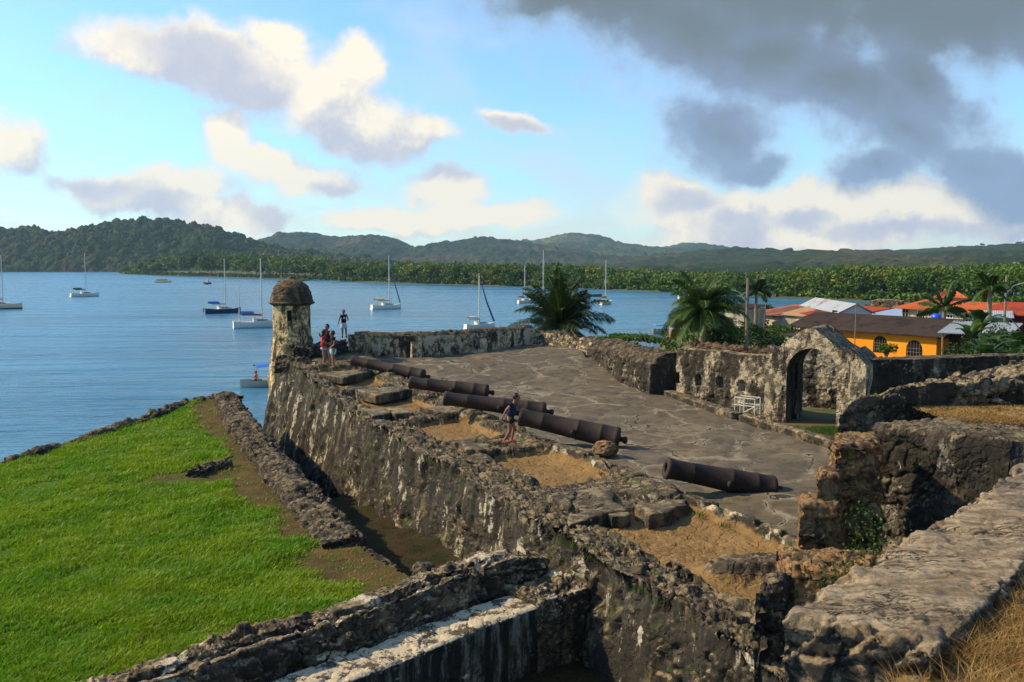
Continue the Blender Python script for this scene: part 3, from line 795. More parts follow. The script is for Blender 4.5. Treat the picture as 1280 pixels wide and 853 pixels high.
m_rub_dark = mat_masonry('dark_rubble', stone=(.13, .115, .095), light=(.23, .205, .16), dark=.55, plaster=0, moss=.32, scale=6, top=(.25, .22, .165), rust=.12, topdark=.52, dirt=False)
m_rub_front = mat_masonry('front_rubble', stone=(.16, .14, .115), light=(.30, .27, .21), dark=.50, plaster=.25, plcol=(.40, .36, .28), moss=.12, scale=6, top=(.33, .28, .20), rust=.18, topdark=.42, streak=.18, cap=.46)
def build_counterscarp():
    p = [(-11.1, 33.5, 5.62), (-8.35, 27, 5.62), (-5.85, 21.6, 5.60), (-3.85, 17.3, 5.58), (-2.95, 15.5, 5.52)]
    sweep('rubble_wall', p, [(.48, -1.2), (.44, -.4), (.40, -.02), (.2, .05), (-.2, .03), (-.42, -.05), (-.5, -.5), (-.62, -3.2)], m_rub_dark, .028, .03, .085, .30, .05, 11, .45,
          'low wall of flat dark stones between the green bank and the dry moat', 'wall', heightvar=.10, hv_scale=.9)
    p = [(-2.9, 15.6, 5.42), (-2.3, 15.0, 5.30), (-1.9, 14.3, 5.25), (-1.45, 13.6, 5.3)]
    sweep('rubble_wall', p, [(.28, -.8), (.2, -.03), (0, .03), (-.2, -.02), (-.3, -2.5)], m_rub_dark, .02, .02, .06, .2, .04, 12, .5,
          'short broken stub of low stones at the near end of the moat', 'wall')
    p = [(-11.0, 33.5, 5.55), (-12.0, 32.3, 5.5), (-12.35, 29.5, 5.38), (-13.3, 27.1, 5.20), (-14.3, 24.4, 4.92), (-16.2, 19, 4.7), (-19, 12, 4.5)]
    sweep('rubble_wall', p, [(-.3, -.6), (-.2, 0), (.0, .07), (.2, -.02), (.35, -.6), (1.6, -3.5), (2.6, -6.2)], m_rub_dark, .05, .05, .10, .38, .08, 13, .5,
          'low line of dark stones along the waterside edge of the grass', 'wall', heightvar=.12)
    p = [W(238, 596, 5.3), W(262, 585, 5.32), W(292, 578, 5.35)]
    sweep('rubble_wall', p, [(.28, -.3), (.2, .1), (0, .2), (-.2, .12), (-.3, -.3)], m_rub_dark, .025, .025, .08, .25, .05, 14, .5,
          'small spur of dark stones jutting into the grass from the moat wall', 'wall')
build_counterscarp()

GC = [(-11, 32.5, 5.42), (-12.2, 29.5, 5.28), (-14.2, 24.4, 4.85), (-16, 19, 4.55), (-3.6, 15.8, 5.25), (-5.9, 20.5, 5.28), (-8.4, 26, 5.38), (-1.7, 13, 5.45), (-4.6, 9.8, 5.72), (-8, 7, 5.55), (-10, 15, 5.25), (-2.6, 11.2, 5.72), (-14, 10, 4.9)]
_A = np.array([[1, x, y, x * x, x * y, y * y] for x, y, z in GC]); _c = np.linalg.lstsq(_A, np.array([g[2] for g in GC]), rcond=None)[0]
def bank_z(x, y):
    z = _c[0] + _c[1] * x + _c[2] * y + _c[3] * x * x + _c[4] * x * y + _c[5] * y * y
    P = np.stack([x, y, x * 0], -1).reshape(-1, 3)
    return z + (fbm(P, .5, 3, 61) * .07 + fbm(P, 2.2, 3, 62) * .035).reshape(np.shape(x))
WALLP = np.array([(-1.5, 13.3), (-2.6, 15.0), (-3.5, 16.3), (-4.1, 17.6), (-6.2, 21.6), (-8.7, 27), (-11.1, 32.6)])
def wall_dist(x, y):
    d = np.full(np.shape(x), 1e9)
    for a, b in zip(WALLP[:-1], WALLP[1:]):
        ab = b - a; t = np.clip(((x - a[0]) * ab[0] + (y - a[1]) * ab[1]) / (ab @ ab), 0, 1)
        d = np.minimum(d, np.hypot(x - a[0] - t * ab[0], y - a[1] - t * ab[1]))
    return d
def bare(x, y):      # 1 where the earth is bare
    P = np.stack([x, y, x * 0], -1).reshape(-1, 3)
    n = fbm(P, .9, 4, 64).reshape(np.shape(x)); n2 = fbm(P, 3.5, 3, 66).reshape(np.shape(x))
    wd = wall_dist(x, y)
    wid = np.interp(y, [12.5, 14, 16, 19, 22, 26, 30, 33], [.8, .95, .80, .95, 1.05, .7, 1.0, .9])
    m = sstep(wid + n * .75 + n2 * .35 - wd, -.12, .25)
    sp = np.array(W(262, 592, 5.3)[:2]); m = np.maximum(m, sstep(1.0 + n * .6 - np.hypot((x - sp[0]) * .75, (y - sp[1]) * 1.3), -.2, .3) * .9)
    return m
def inbank(x, y):
    left = np.interp(y, [5, 12, 19, 24.4, 27.1, 29.5, 32.3, 33.6], [-21, -19, -16.2, -14.3, -13.3, -12.35, -12, -11])
    right = np.interp(y, [5, 8.0, 9.0, 10, 11.4, 12.6, 13.4, 15.0, 16.3, 17.6, 21.6, 27, 33.6], [-7.0, -5.6, -4.7, -3.6, -2.2, -1.3, -1.45, -2.6, -3.4, -4.0, -6.1, -8.6, -11])
    return (x > left) & (x < right) & (y < 33.6)
def build_bank():
    xs = np.arange(-20, 0, .08); ys = np.arange(5, 34, .08)
    X, Y = np.meshgrid(xs, ys, indexing='ij'); Z = bank_z(X, Y)
    B = bare(X, Y)
    keep = inbank(X - .25 * 0, Y).ravel()
    xl = X.ravel(); yl = Y.ravel()
    keep = inbank(np.clip(xl, -99, 99) - .22, yl) | inbank(xl, yl) | inbank(xl + .3, yl)
    P = np.stack([X, Y, Z], -1).reshape(-1, 3)
    m, nt, b = newmat('bank_earth')
    G = N(nt, 'ShaderNodeNewGeometry').outputs['Position']
    at = N(nt, 'ShaderNodeAttribute', attribute_name='dirt').outputs['Fac']
    a = NOISE(nt, G, 1.6, 7, .7); f = NOISE(nt, G, 30, 6, .75)
    g = MIX(nt, a, (.040, .085, .006), (.08, .13, .010))
    d = MIX(nt, MR(nt, a, .4, .6), (.150, .085, .032), (.085, .055, .020))
    d = MIX(nt, MR(nt, NOISE(nt, G, 4, 5, .6), .47, .60, 0, .85), d, (.075, .090, .014))
    d = MIX(nt, MR(nt, f, .3, .65, .6, 0), d, (.05, .03, .015))
    c = MIX(nt, at, g, d)
    setb(nt, b, c, .95, .1, BUMP(nt, f, .9, .03))
    o = mk('grass_bank', P, grid_faces(len(xs), len(ys), keep), m, smooth=True, attrs={'dirt': B.ravel()}); tag(o, kind='structure')
    # blades
    r = np.random.default_rng(5)
    def sample(n, d0, d1):
        # positions with density falling with distance
        d = d0 * (d1 / d0) ** r.random(n)
        a_ = np.where(r.random(n) < .86, r.uniform(-math.atan(.62), 0.0, n), r.uniform(-math.atan(1.15), -math.atan(.62), n))
        return d * np.sin(a_), d * np.cos(a_)
    x, y = sample(720000, 8, 40)
    ok = inbank(x, y); x, y = x[ok], y[ok]
    bb = bare(x, y); ok = r.random(len(x)) > bb * .93; x, y, bb = x[ok], y[ok], bb[ok]
    cl = fbm(np.stack([x, y, x * 0], 1), 1.4, 4, 99); cl2 = fbm(np.stack([x, y, x * 0], 1), 6, 2, 98)
    ok = r.random(len(x)) < .75 + cl * 1.0 + cl2 * .6; x, y, bb, cl = x[ok], y[ok], bb[ok], cl[ok]
    n = len(x); dist = np.hypot(x, y)
    h = (.055 + .05 * r.random(n) ** 2) * (1 + .9 * np.clip(cl, -.5, 1)) * (1 - .4 * bb) * np.interp(dist, [8, 16, 35], [1, 1.05, 1.25])
    wd = .0035 + dist * .00045
    th = r.uniform(0, 2 * math.pi, n); lean = r.uniform(.15, .9, n) * h
    # wind combs the grass roughly one way
    lx = np.cos(th) * lean + .35 * h; ly = np.sin(th) * lean - .1 * h
    ph = r.uniform(0, math.pi, n); sx, sy = np.cos(ph) * wd, np.sin(ph) * wd
    z = bank_z(x, y) - .01
    b0 = np.stack([x - sx, y - sy, z], 1); b1 = np.stack([x + sx, y + sy, z], 1)
    m0 = np.stack([x - sx * .7 + lx * .35, y - sy * .7 + ly * .35, z + h * .62], 1); m1 = np.stack([x + sx * .7 + lx * .35, y + sy * .7 + ly * .35, z + h * .62], 1)
    tp = np.stack([x + lx, y + ly, z + h], 1)
    V = np.stack([b0, b1, m1, m0, tp], 1).reshape(-1, 3)
    i0 = np.arange(n) * 5
    F3 = np.concatenate([np.stack([i0, i0 + 1, i0 + 2], 1), np.stack([i0, i0 + 2, i0 + 3], 1), np.stack([i0 + 3, i0 + 2, i0 + 4], 1)])
    m, nt, b = newmat('grass_blades')
    G = N(nt, 'ShaderNodeNewGeometry').outputs['Position']
    a = NOISE(nt, G, .55, 6, .65); a2 = NOISE(nt, G, 45, 3, .6)
    c = MIX(nt, MR(nt, a, .36, .64), (.125, .32, .003), (.25, .37, .004))
    c = MIX(nt, MR(nt, a2, .35, .70), c, MIX(nt, a, (.030, .110, .003), (.25, .30, .012)))
    c = MIX(nt, N(nt, 'ShaderNodeAttribute', attribute_name='dry').outputs['Fac'], c, (.20, .16, .045))
    setb(nt, b, c, .55, .3)
    tr = N(nt, 'ShaderNodeBsdfTranslucent', inp={0: c}); mx = N(nt, 'ShaderNodeMixShader', inp={0: .35, 1: b.outputs[0], 2: tr.outputs[0]})
    nt.links.new(mx.outputs[0], nt.nodes['Material Output'].inputs[0])
    dry = np.repeat(np.clip((r.random(n) < .05) * 1.0 + bb * r.random(n) * 1.2, 0, 1), 5)
    o = mk('grass', V, F3, m, recenter=False, attrs={'dry': dry}); tag(o, kind='stuff', label='bright green grass covering the bank beside the moat')
build_bank()

def build_moat():
    xs = np.linspace(-1, 1, 40); L = np.linspace(12.5, 40, 220)
    P = np.zeros((len(L), len(xs), 3))
    for i, s in enumerate(L):
        for_c = ST(s, -1.8); z = 4.72 - max(0, s - 19) * .10 - max(0, s - 27) * .22
        P[i, :, 0] = for_c[0] + xs * 2.4 * NN[0]; P[i, :, 1] = for_c[1] + xs * 2.4 * NN[1]; P[i, :, 2] = z
    Q = P.reshape(-1, 3); Q[:, 2] += fbm(Q, 1.2, 4, 71) * .16 + np.maximum(0, fbm(Q, 4, 3, 72)) * .12
    m, nt, b = newmat('moat_earth')
    G = N(nt, 'ShaderNodeNewGeometry').outputs['Position']; a = NOISE(nt, G, 1.5, 7, .7); f = NOISE(nt, G, 18, 5, .7)
    c = MIX(nt, MR(nt, a, .4, .6), (.060, .034, .014), (.028, .036, .009)); c = MIX(nt, MR(nt, f, .4, .7), c, (.02, .015, .01))
    setb(nt, b, c, .95, .1, BUMP(nt, f, .9, .04))
    o = mk('moat_floor', Q, grid_faces(len(L), len(xs)), m, smooth=True); tag(o, kind='structure')
build_moat()

# ---------------- near wall with the white ledge
m_white = mat_masonry('whitewashed_ledge', stone=(.34, .31, .25), light=(.55, .50, .40), dark=.30, plaster=.5, plcol=(.55, .50, .42), moss=.05, scale=3.2, top=(.60, .53, .41), topdark=.26, rust=.15, streak=.15, bump=.015)
def mat_ledge():
    m, nt, b = newmat('whitewashed_mortar')
    geo = N(nt, 'ShaderNodeNewGeometry'); P = geo.outputs['Position']; Nz = N(nt, 'ShaderNodeSeparateXYZ', inp={0: geo.outputs['Normal']}).outputs[2]
    Pr = N(nt, 'ShaderNodeMapping', inp={'Vector': VM(nt, 'ADD', P, VM(nt, 'SCALE', NOISE(nt, P, 4, 3, .6, 0, 1), s=.10)), 'Rotation': (0, 0, R(-42)), 'Scale': (4.2, .7, 0)}).outputs[0]
    al = N(nt, 'ShaderNodeTexVoronoi', voronoi_dimensions='1D', feature='DISTANCE_TO_EDGE', inp={'W': M(nt, 'ADD', VM(nt, 'DOT_PRODUCT', P, (.66, .75, 0)), M(nt, 'MULTIPLY', NOISE(nt, P, 3, 3, .6), .12)), 'Scale': 6.5}).outputs[0]
    e = M(nt, 'MAXIMUM', al, MR(nt, NOISE(nt, P, 2.1, 3, .5), .58, .50, 0, .2)); fine = NOISE(nt, P, 30, 6, .72); mid = NOISE(nt, P, 4, 8, .7)
    c = MIX(nt, mid, (.40, .32, .20), (.66, .55, .38)); c = MIX(nt, MR(nt, e, .09, .04, 0, .9), c, (.05, .04, .03))
    c = MIX(nt, MR(nt, M(nt, 'ADD', M(nt, 'MULTIPLY', mid, .7), M(nt, 'MULTIPLY', fine, .3)), .50, .54, 0, .95), c, (.055, .042, .028)); c = MIX(nt, MR(nt, fine, .3, .5, .35, 0), c, (.16, .13, .10))
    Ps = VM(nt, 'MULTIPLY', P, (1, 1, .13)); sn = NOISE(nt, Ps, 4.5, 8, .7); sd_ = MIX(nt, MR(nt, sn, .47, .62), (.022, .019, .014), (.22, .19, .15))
    sd_ = MIX(nt, MR(nt, NOISE(nt, P, 2, 6, .7), .54, .60, 0, .8), sd_, (.028, .035, .012)); c = MIX(nt, MR(nt, Nz, .4, .75), sd_, c)  # streaked mossy upright faces, near-black with the front's shade painted into their colour
    setb(nt, b, c, .93, .2, BUMP(nt, M(nt, 'ADD', M(nt, 'MULTIPLY', MR(nt, e, .05, 0), -1.0), M(nt, 'ADD', fine, mid)), .8, .02)); return m
m_white = mat_ledge()
def build_front_wall():
    p = [(-5.9, 6.2, 0), (-4.6, 7.3, 0), (-1.47, 10.1, 0), (-.19, 11.43, 0), (.55, 12.1, 0), (1.12, 12.55, 0)]
    o = sweep('rubble_wall', p, [(.60, 5.2), (.64, 5.60), (.70, 5.90), (.80, 6.05), (.92, 6.02), (1.0, 5.90), (1.12, 5.84), (1.24, 5.98), (1.5, 5.97), (1.62, 5.80), (1.72, 5.5), (1.8, 3.5)], m_rub_front, .016, .018, .095, .33, .06, 21, .55,
          'thick near rubble wall closing the end of the moat', 'wall', heightvar=.07, hv_scale=.6, jag=[(0, 0), (.35, 0), (.6, .02), (.8, .10), (.92, .14), (1, -.05)])
    led = sweep('white_ledge', [p[0], p[1], p[2], p[3], (.48, 12.03, 0)], [(0, 2.6), (.0, 4), (0, 5.66), (.015, 5.70), (.06, 5.72), (.60, 5.735), (.66, 5.4)], m_white, .014, .014, .022, .28, .022, 22, 1.0, parent=None, fine=.004)
    tag(led, 'low whitewashed masonry ledge with cracked top running along the near wall', 'ledge')
    # end block by the slot
    p2 = [(.30, 11.86, 0), (.75, 12.25, 0), (1.2, 12.6, 0)]
    sweep('rubble_wall', p2, [(-.06, 2.6), (-.04, 5.5), (.03, 5.76), (.2, 5.80), (.5, 5.84), (.8, 5.8), (.85, 5)], m_rub_front, .016, .018, .06, .2, .04, 23, .6,
          'broken end block of the near wall with a pale plaster patch on top', 'wall')
build_front_wall()

# ---------------- rear walls of the fort
m_rear = mat_masonry('rear_parapet', lime=.55, stone=(.15, .125, .10), light=(.26, .22, .17), dark=.42, plaster=.66, plcol=(.46, .39, .27), moss=.15, scale=5, top=(.17, .14, .10), topdark=.5, streak=.5)
m_loop = mat_masonry('loopholed_wall', stone=(.20, .18, .15), light=(.32, .29, .24), dark=.58, plaster=.58, plcol=(.40, .35, .275), moss=.08, scale=5, top=(.40, .34, .25), topdark=.22, streak=.5)
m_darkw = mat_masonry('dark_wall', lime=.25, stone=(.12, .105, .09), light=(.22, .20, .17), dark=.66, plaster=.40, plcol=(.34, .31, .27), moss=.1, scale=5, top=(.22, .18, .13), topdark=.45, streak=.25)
m_redrub = mat_masonry('red_rubble', stone=(.14, .09, .065), light=(.23, .16, .12), dark=.35, plaster=0, moss=.1, scale=8, top=(.20, .14, .10), topdark=.4, rust=.3)
def build_rear():
    a = [(-6.95, 38.2, 0), (-3.7, 38.3, 0), (-1.45, 40.3, 0), (.9, 43.2, 0)]
    sweep('parapet_wall', a, [(-.45, 5.2), (-.4, 6.5), (-.38, 7.40), (-.2, 7.50), (.3, 7.52), (.5, 7.4), (.7, 3)], m_rear, .04, .04, .06, .3, .04, 31, .6,
          'long blackened parapet wall with peeling plaster at the back of the terrace', 'wall', heightvar=.06)
    # its piers
    for i, (px, Yy, wd) in enumerate([(445, 37.6, .9), (520, 37.75, .75), (598, 39.3, .75)]):
        X = (px - 640) / F * Yy
        sweep('wall_pier', [(X - wd / 2, Yy, 0), (X + wd / 2, Yy + (.1 if i < 2 else .7) * wd, 0)], [(-.3, 5.2), (-.28, 6.9), (-.2, 7.15 if i else 7.5), (.2, 7.2), (.5, 6)], m_rear, .04, .04, .04, .25, .03, 35 + i, .7,
              ['stained pier at the left end of the long back parapet', 'stained pier in the middle of the long back parapet', 'stained pier at the right bend of the long back parapet'][i], 'pier')
    b = [(.9, 43.2, 0), (2.2, 42.4, 0), (3.4, 40.6, 0), (4.3, 38.6, 0)]
    sweep('rubble_wall', b, [(-.9, 5.2), (-.8, 6.1), (-.5, 6.5), (-.1, 7.1), (.3, 7.15), (.6, 6.6), (.9, 3)], m_rear, .04, .04, .16, .5, .12, 41, .7,
          'collapsed heap of wall at the far corner below the palm', 'wall', heightvar=.25, hv_scale=.7)
    c = [(4.05, 39.2, 0), (4.35, 35.6, 0), (5.0, 31.0, 0), (5.35, 29.0, 0)]
    sweep('rubble_wall', c, [(-.9, 3), (-.75, 6.9), (-.4, 7.25), (.2, 7.3), (.45, 7.1), (.55, 6.4), (.62, 5.3)][::-1], m_darkw, .035, .035, .09, .35, .08, 42, .7,
          'black stained rubble wall left of the wall with loopholes', 'wall', heightvar=.12, jag=[(0, -.15), (.3, .12), (.7, .15), (1, .25)])
build_rear()

def wall_with_holes(name, A, B, z0, z1, thick, holes, mat, inner, label, k, nx=None, topvar=.05, rub=.035):
    """straight wall front face from A to B (seen side); holes: (u0,u1,v0,v1,arched) in metres along / above z0"""
    A = np.array(A); B = np.array(B); L = np.linalg.norm(B - A); T = (B - A) / L; Nb = np.array([-T[1], T[0]])   # Nb: away from the viewer
    st = .03; nu = int(L / st); nv = int((z1 - z0) / st)
    u = np.linspace(0, L, nu); v = np.linspace(0, z1 - z0, nv); Uu, Vv = np.meshgrid(u, v, indexing='ij')
    dep = np.zeros_like(Uu)
    for (u0, u1, v0, v1, arch, dd) in holes:
        r_ = (u1 - u0) / 2; uc = (u0 + u1) / 2
        ins = (Uu > u0) & (Uu < u1) & (Vv > v0) & (Vv < v1 - (r_ if arch else 0))
        if arch: ins |= ((Uu - uc) ** 2 + (Vv - (v1 - r_)) ** 2 < r_ ** 2) & (Vv > v0)
        dep = np.where(ins, dd, dep)
    tv = fbm(np.stack([u, u * 0 + k, u * 0], 1), 1.2, 4, k) * topvar
    P = np.zeros((nu, nv, 3))
    P[..., 0] = A[0] + T[0] * Uu; P[..., 1] = A[1] + T[1] * Uu; P[..., 2] = z0 + Vv + tv[:, None] * (Vv / (z1 - z0))
    Q = P.reshape(-1, 3); d = rubble(Q, .3, k, .7) * rub + rubble(Q, .12, k + 2) * rub * .4 + fbm(Q, .9, 4, k + 3) * .05
    off = dep.ravel() - d * (dep.ravel() < .02)
    Q[:, 0] += Nb[0] * off; Q[:, 1] += Nb[1] * off
    f = grid_faces(nu, nv)
    # top and back
    i0 = len(Q); tp = Q.reshape(nu, nv, 3)[:, -1].copy(); nt_ = 14; extra = []
    for j in range(1, nt_ + 1):
        q = tp.copy(); q[:, :2] += Nb * thick * j / nt_; extra.append(q)
    bt = tp.copy(); bt[:, :2] += Nb * thick; bt[:, 2] = z0 - 2; extra.append(bt)
    E = np.concatenate(extra); Ez = E[: nt_ * nu]
    Ez[:, 2] += rubble(Ez, .3, k + 4) * .05
    V = np.concatenate([Q, E]); ff = [f]
    prev = np.arange(nu) * nv + nv - 1
    for j in range(nt_ + 1):
        cur = i0 + j * nu + np.arange(nu)
        ff.append(np.stack([prev[:-1], prev[1:], cur[1:], cur[:-1]], 1)); prev = cur
    o = mk(name, V, np.concatenate(ff), mat); tag(o, label, 'wall'); return o
LA, LB = (5.42, 28.9), (8.05, 26.05)
def build_loop_wall():
    A = np.array(LA); B = np.array(LB); L = np.linalg.norm(B - A)
    hs = []
    for px in (847, 874, 901.5, 929):
        # where the view ray meets the wall line
        k = (px - 640) / F; T = (B - A) / L
        u = (k * A[1] - A[0]) / (T[0] - k * T[1]); hs.append((u - .105, u + .105, .98, 1.32, True, .35))
    wall_with_holes('loopholed_wall', LA, LB, 5.6, 7.72, .9, hs, m_loop, None, 'grey plastered wall with a row of four small arched loopholes', 51)
    T = (B - A) / L; Nb = np.array([-T[1], T[0]])
    s = A + Nb * .75; e = B + Nb * .75 - T * .2
    sweep('rubble_wall', [(s[0], s[1], 7.7), (e[0], e[1], 7.66)], [(-.3, -.3), (-.22, .12), (0, .24), (.2, .1), (.3, -1)], m_redrub, .03, .03, .09, .2, .04, 52, .8, 'row of reddish loose stones laid along the top of the loopholed wall', 'wall')
    wall_with_holes('stone_wall', (10.05, 25.15), (16.5, 26.6), 5.5, 7.74, .8, [(1.05, 1.17, 1.15, 1.42, False, .3)], m_darkw, None, 'black and white blotched wall to the right of the arched gate', 53, rub=.06)
build_loop_wall()

# ---------------- the arched gate
m_gate = mat_masonry('gate_plaster', stone=(.26, .23, .18), light=(.38, .34, .27), dark=.40, plaster=.78, plcol=(.46, .39, .29), moss=.04, scale=3.5, top=(.22, .19, .15), topdark=.50, streak=.35, bump=.015)
def build_gate():
    g = thing('arched_gate', 'small gabled gateway with a round arched opening in pale weathered plaster', 'gate', (9, 25.4, 5.7))
    Z0 = 5.55
    A = np.array([7.62, 26.35]); T = np.array([.83, -.557]); T /= np.linalg.norm(T); Nb = np.array([-T[1], T[0]])
    Lf = 2.52; D_ = 1.75
    u0, u1, spring, r_ = .66, 2.12, 1.76, .73
    def topz(u):                      # gable outline of the front
        return np.interp(u, [0, .25, .55, 1.12, 1.40, 1.8, 2.1, 2.52], [2.15, 2.32, 2.62, 3.04, 3.08, 2.80, 2.55, 2.34])
    st = .025
    # outline parameter: rings from the opening edge to the outer outline
    n = 240
    inner = []
    H0 = .0
    per = []
    for i in range(n):
        q = i / (n - 1)
        Ltot = spring * 2 + math.pi * r_
        s = q * Ltot
        if s < spring: inner.append((u0, s))
        elif s < spring + math.pi * r_:
            a = math.pi - (s - spring) / r_; inner.append((u0 + r_ + r_ * math.cos(a), spring + r_ * math.sin(a)))
        else: inner.append((u1, Ltot - s))
    inner = np.array(inner)
    outer = []
    for (u, v) in inner:
        if v < spring - .001:
            outer.append((0, v * 2.15 / spring) if u == u0 else (Lf, v * 2.28 / spring))
        else:
            q = (u - u0) / (u1 - u0); outer.append((q * Lf, topz(q * Lf)))
    outer = np.array(outer)
    m = 44
    rings = []
    for j in range(m): rings.append(inner + (outer - inner) * j / (m - 1))
    R2 = np.stack(rings, 1)                     # n,m,2
    P = np.zeros((n, m, 3)); P[..., 0] = A[0] + T[0] * R2[..., 0]; P[..., 1] = A[1] + T[1] * R2[..., 0]; P[..., 2] = Z0 + R2[..., 1]
    def rough(Q, nrm, k, amp=.03):
        q = Q.reshape(-1, 3); d = rubble(q, .3, k, .9) * amp * .35 + fbm(q, 1.1, 4, k + 1) * .04 + fbm(q, 7, 4, k + 2) * .016
        return (q + np.asarray(nrm).reshape(-1, 3) * d[:, None]).reshape(Q.shape)
    front = rough(P, -np.array([Nb[0], Nb[1], 0]), 61)
    Vs, Fs = [], []
    def addg(G):
        b = sum(len(v) for v in Vs); Vs.append(G.reshape(-1, 3)); Fs.append(grid_faces(*G.shape[:2]) + b)
    addg(front)
    # tunnel (barrel)
    nd = 40; G = np.zeros((n, nd, 3))
    for j in range(nd):
        G[:, j] = front[:, 0]; G[:, j, :2] += Nb * D_ * j / (nd - 1)
    G[:, 1:] = (G + fbm(G.reshape(-1, 3), 2, 3, 66).reshape(n, nd, 1) * .03)[:, 1:]
    addg(G)
    # outer skin: sides and roof
    G = np.zeros((n, nd, 3))
    for j in range(nd):
        G[:, j] = front[:, -1]; G[:, j, :2] += Nb * D_ * j / (nd - 1)
    roofm = (inner[:, 1] >= spring - .001)[:, None]
    gg = G.reshape(-1, 3); hh = (rubble(gg, .35, 68, .5) * .06 + fbm(gg, 1.3, 4, 69) * .08).reshape(n, nd)
    G[:, :, 2] += hh * roofm * np.linspace(0, 1, nd)[None, :] ** .3
    addg(G)
    # back
    Bk = P.copy(); Bk[..., :2] += Nb * D_; addg(Bk)
    mk('gate_arch', np.concatenate(Vs) - np.array([9, 25.4, 5.7]), np.concatenate(Fs), m_gate, parent=g)
    tun = bpy.data.objects['gate_arch'].data; tun.materials.append(m_darkw); n0 = (240 - 1) * (44 - 1); n1 = n0 + (240 - 1) * (40 - 1)  # tunnel faces in dark stained wall material; the passage's shade is put into their colour
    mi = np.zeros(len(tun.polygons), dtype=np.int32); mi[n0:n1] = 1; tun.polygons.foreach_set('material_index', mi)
    # buttress on the right with sloped shoulder
    B0 = A + T * 2.50 - Nb * .12
    bw = .42
    G = []
    nn = 60
    u = np.linspace(0, bw, nn)
    cols = []
    prof = [(-.0, 0)]
    hs = np.interp(u, [0, bw * .55, bw], [2.50, 2.32, 2.10])
    mv = 90
    G = np.zeros((nn, mv, 3))
    for i in range(nn):
        q = B0 + T * u[i]
        G[i, :60, 0] = q[0]; G[i, :60, 1] = q[1]; G[i, :60, 2] = Z0 + np.linspace(0, hs[i], 60)
        for j in range(30):
            bb = q + Nb * D_ * (j + 1) / 30; G[i, 60 + j] = (bb[0], bb[1], Z0 + hs[i] + .0)
    gq = G.reshape(-1, 3); d = rubble(gq, .25, 71, .9) * .012 + fbm(gq, 1.1, 4, 72) * .06
    nb = np.array([-Nb[0], -Nb[1], .3]); G = (gq + nb * d[:, None]).reshape(G.shape)
    Vs, Fs = [], []
    addg(G)
    for e, sgn in ((0, -1), (-1, 1)):
        S = np.zeros((60, 30, 3))
        for j in range(30):
            S[:, j] = G[e, :60]; S[:, j, :2] += Nb * D_ * j / 29
        q = S.reshape(-1, 3); dd = (fbm(q, 1.5, 4, 73) * .05)[:, None] * np.array([T[0] * sgn, T[1] * sgn, 0]); S = (q + dd).reshape(S.shape); S[:, 0] = G[e, :60]
        addg(S)
    mk('buttress', np.concatenate(Vs) - np.array([9, 25.4, 5.7]), np.concatenate(Fs), m_gate, parent=g)
    # the wall seen through the arch, with its niche
    wall_with_holes('stone_wall', (9.2, 31.6), (12.0, 30.4), 4.9, 7.55, .6, [(1.02, 1.22, 1.95, 2.4, True, .3), (1.5, 1.6, .5, .6, False, .02)], m_gate, None, 'broken plaster wall with a small niche seen through the gate arch', 54, topvar=.35)
build_gate()

# ---------------- kerb of the gutter
m_kerb = mat_masonry('kerb_stone', stone=(.22, .19, .15), light=(.31, .27, .21), dark=.55, plaster=0, moss=.1, scale=2.5, top=(.30, .26, .19), topdark=.28)
def build_kerb():
    a = [np.array(k) for k in KERB]
    sweep('kerb', [a[0], a[1], a[2], a[3] + (a[2] - a[3]) * .04], [(-.03, -.25), (-.02, .09), (.03, .12), (.3, .11), (.6, .02), (.65, -.3)], m_kerb, .04, .03, .03, .5, .03, 81, .6, 'long stone kerb running along the gutter beneath the loopholed wall', 'kerb')
    sweep('kerb', [a[3], a[4], a[5], a[6]], [(-.03, -.25), (-.02, .12), (.03, .15), (.28, .13), (.5, .02), (.55, -.3)], m_kerb, .03, .03, .03, .45, .03, 82, .6, 'stone kerb crossing in front of the arched gate', 'kerb')
build_kerb()

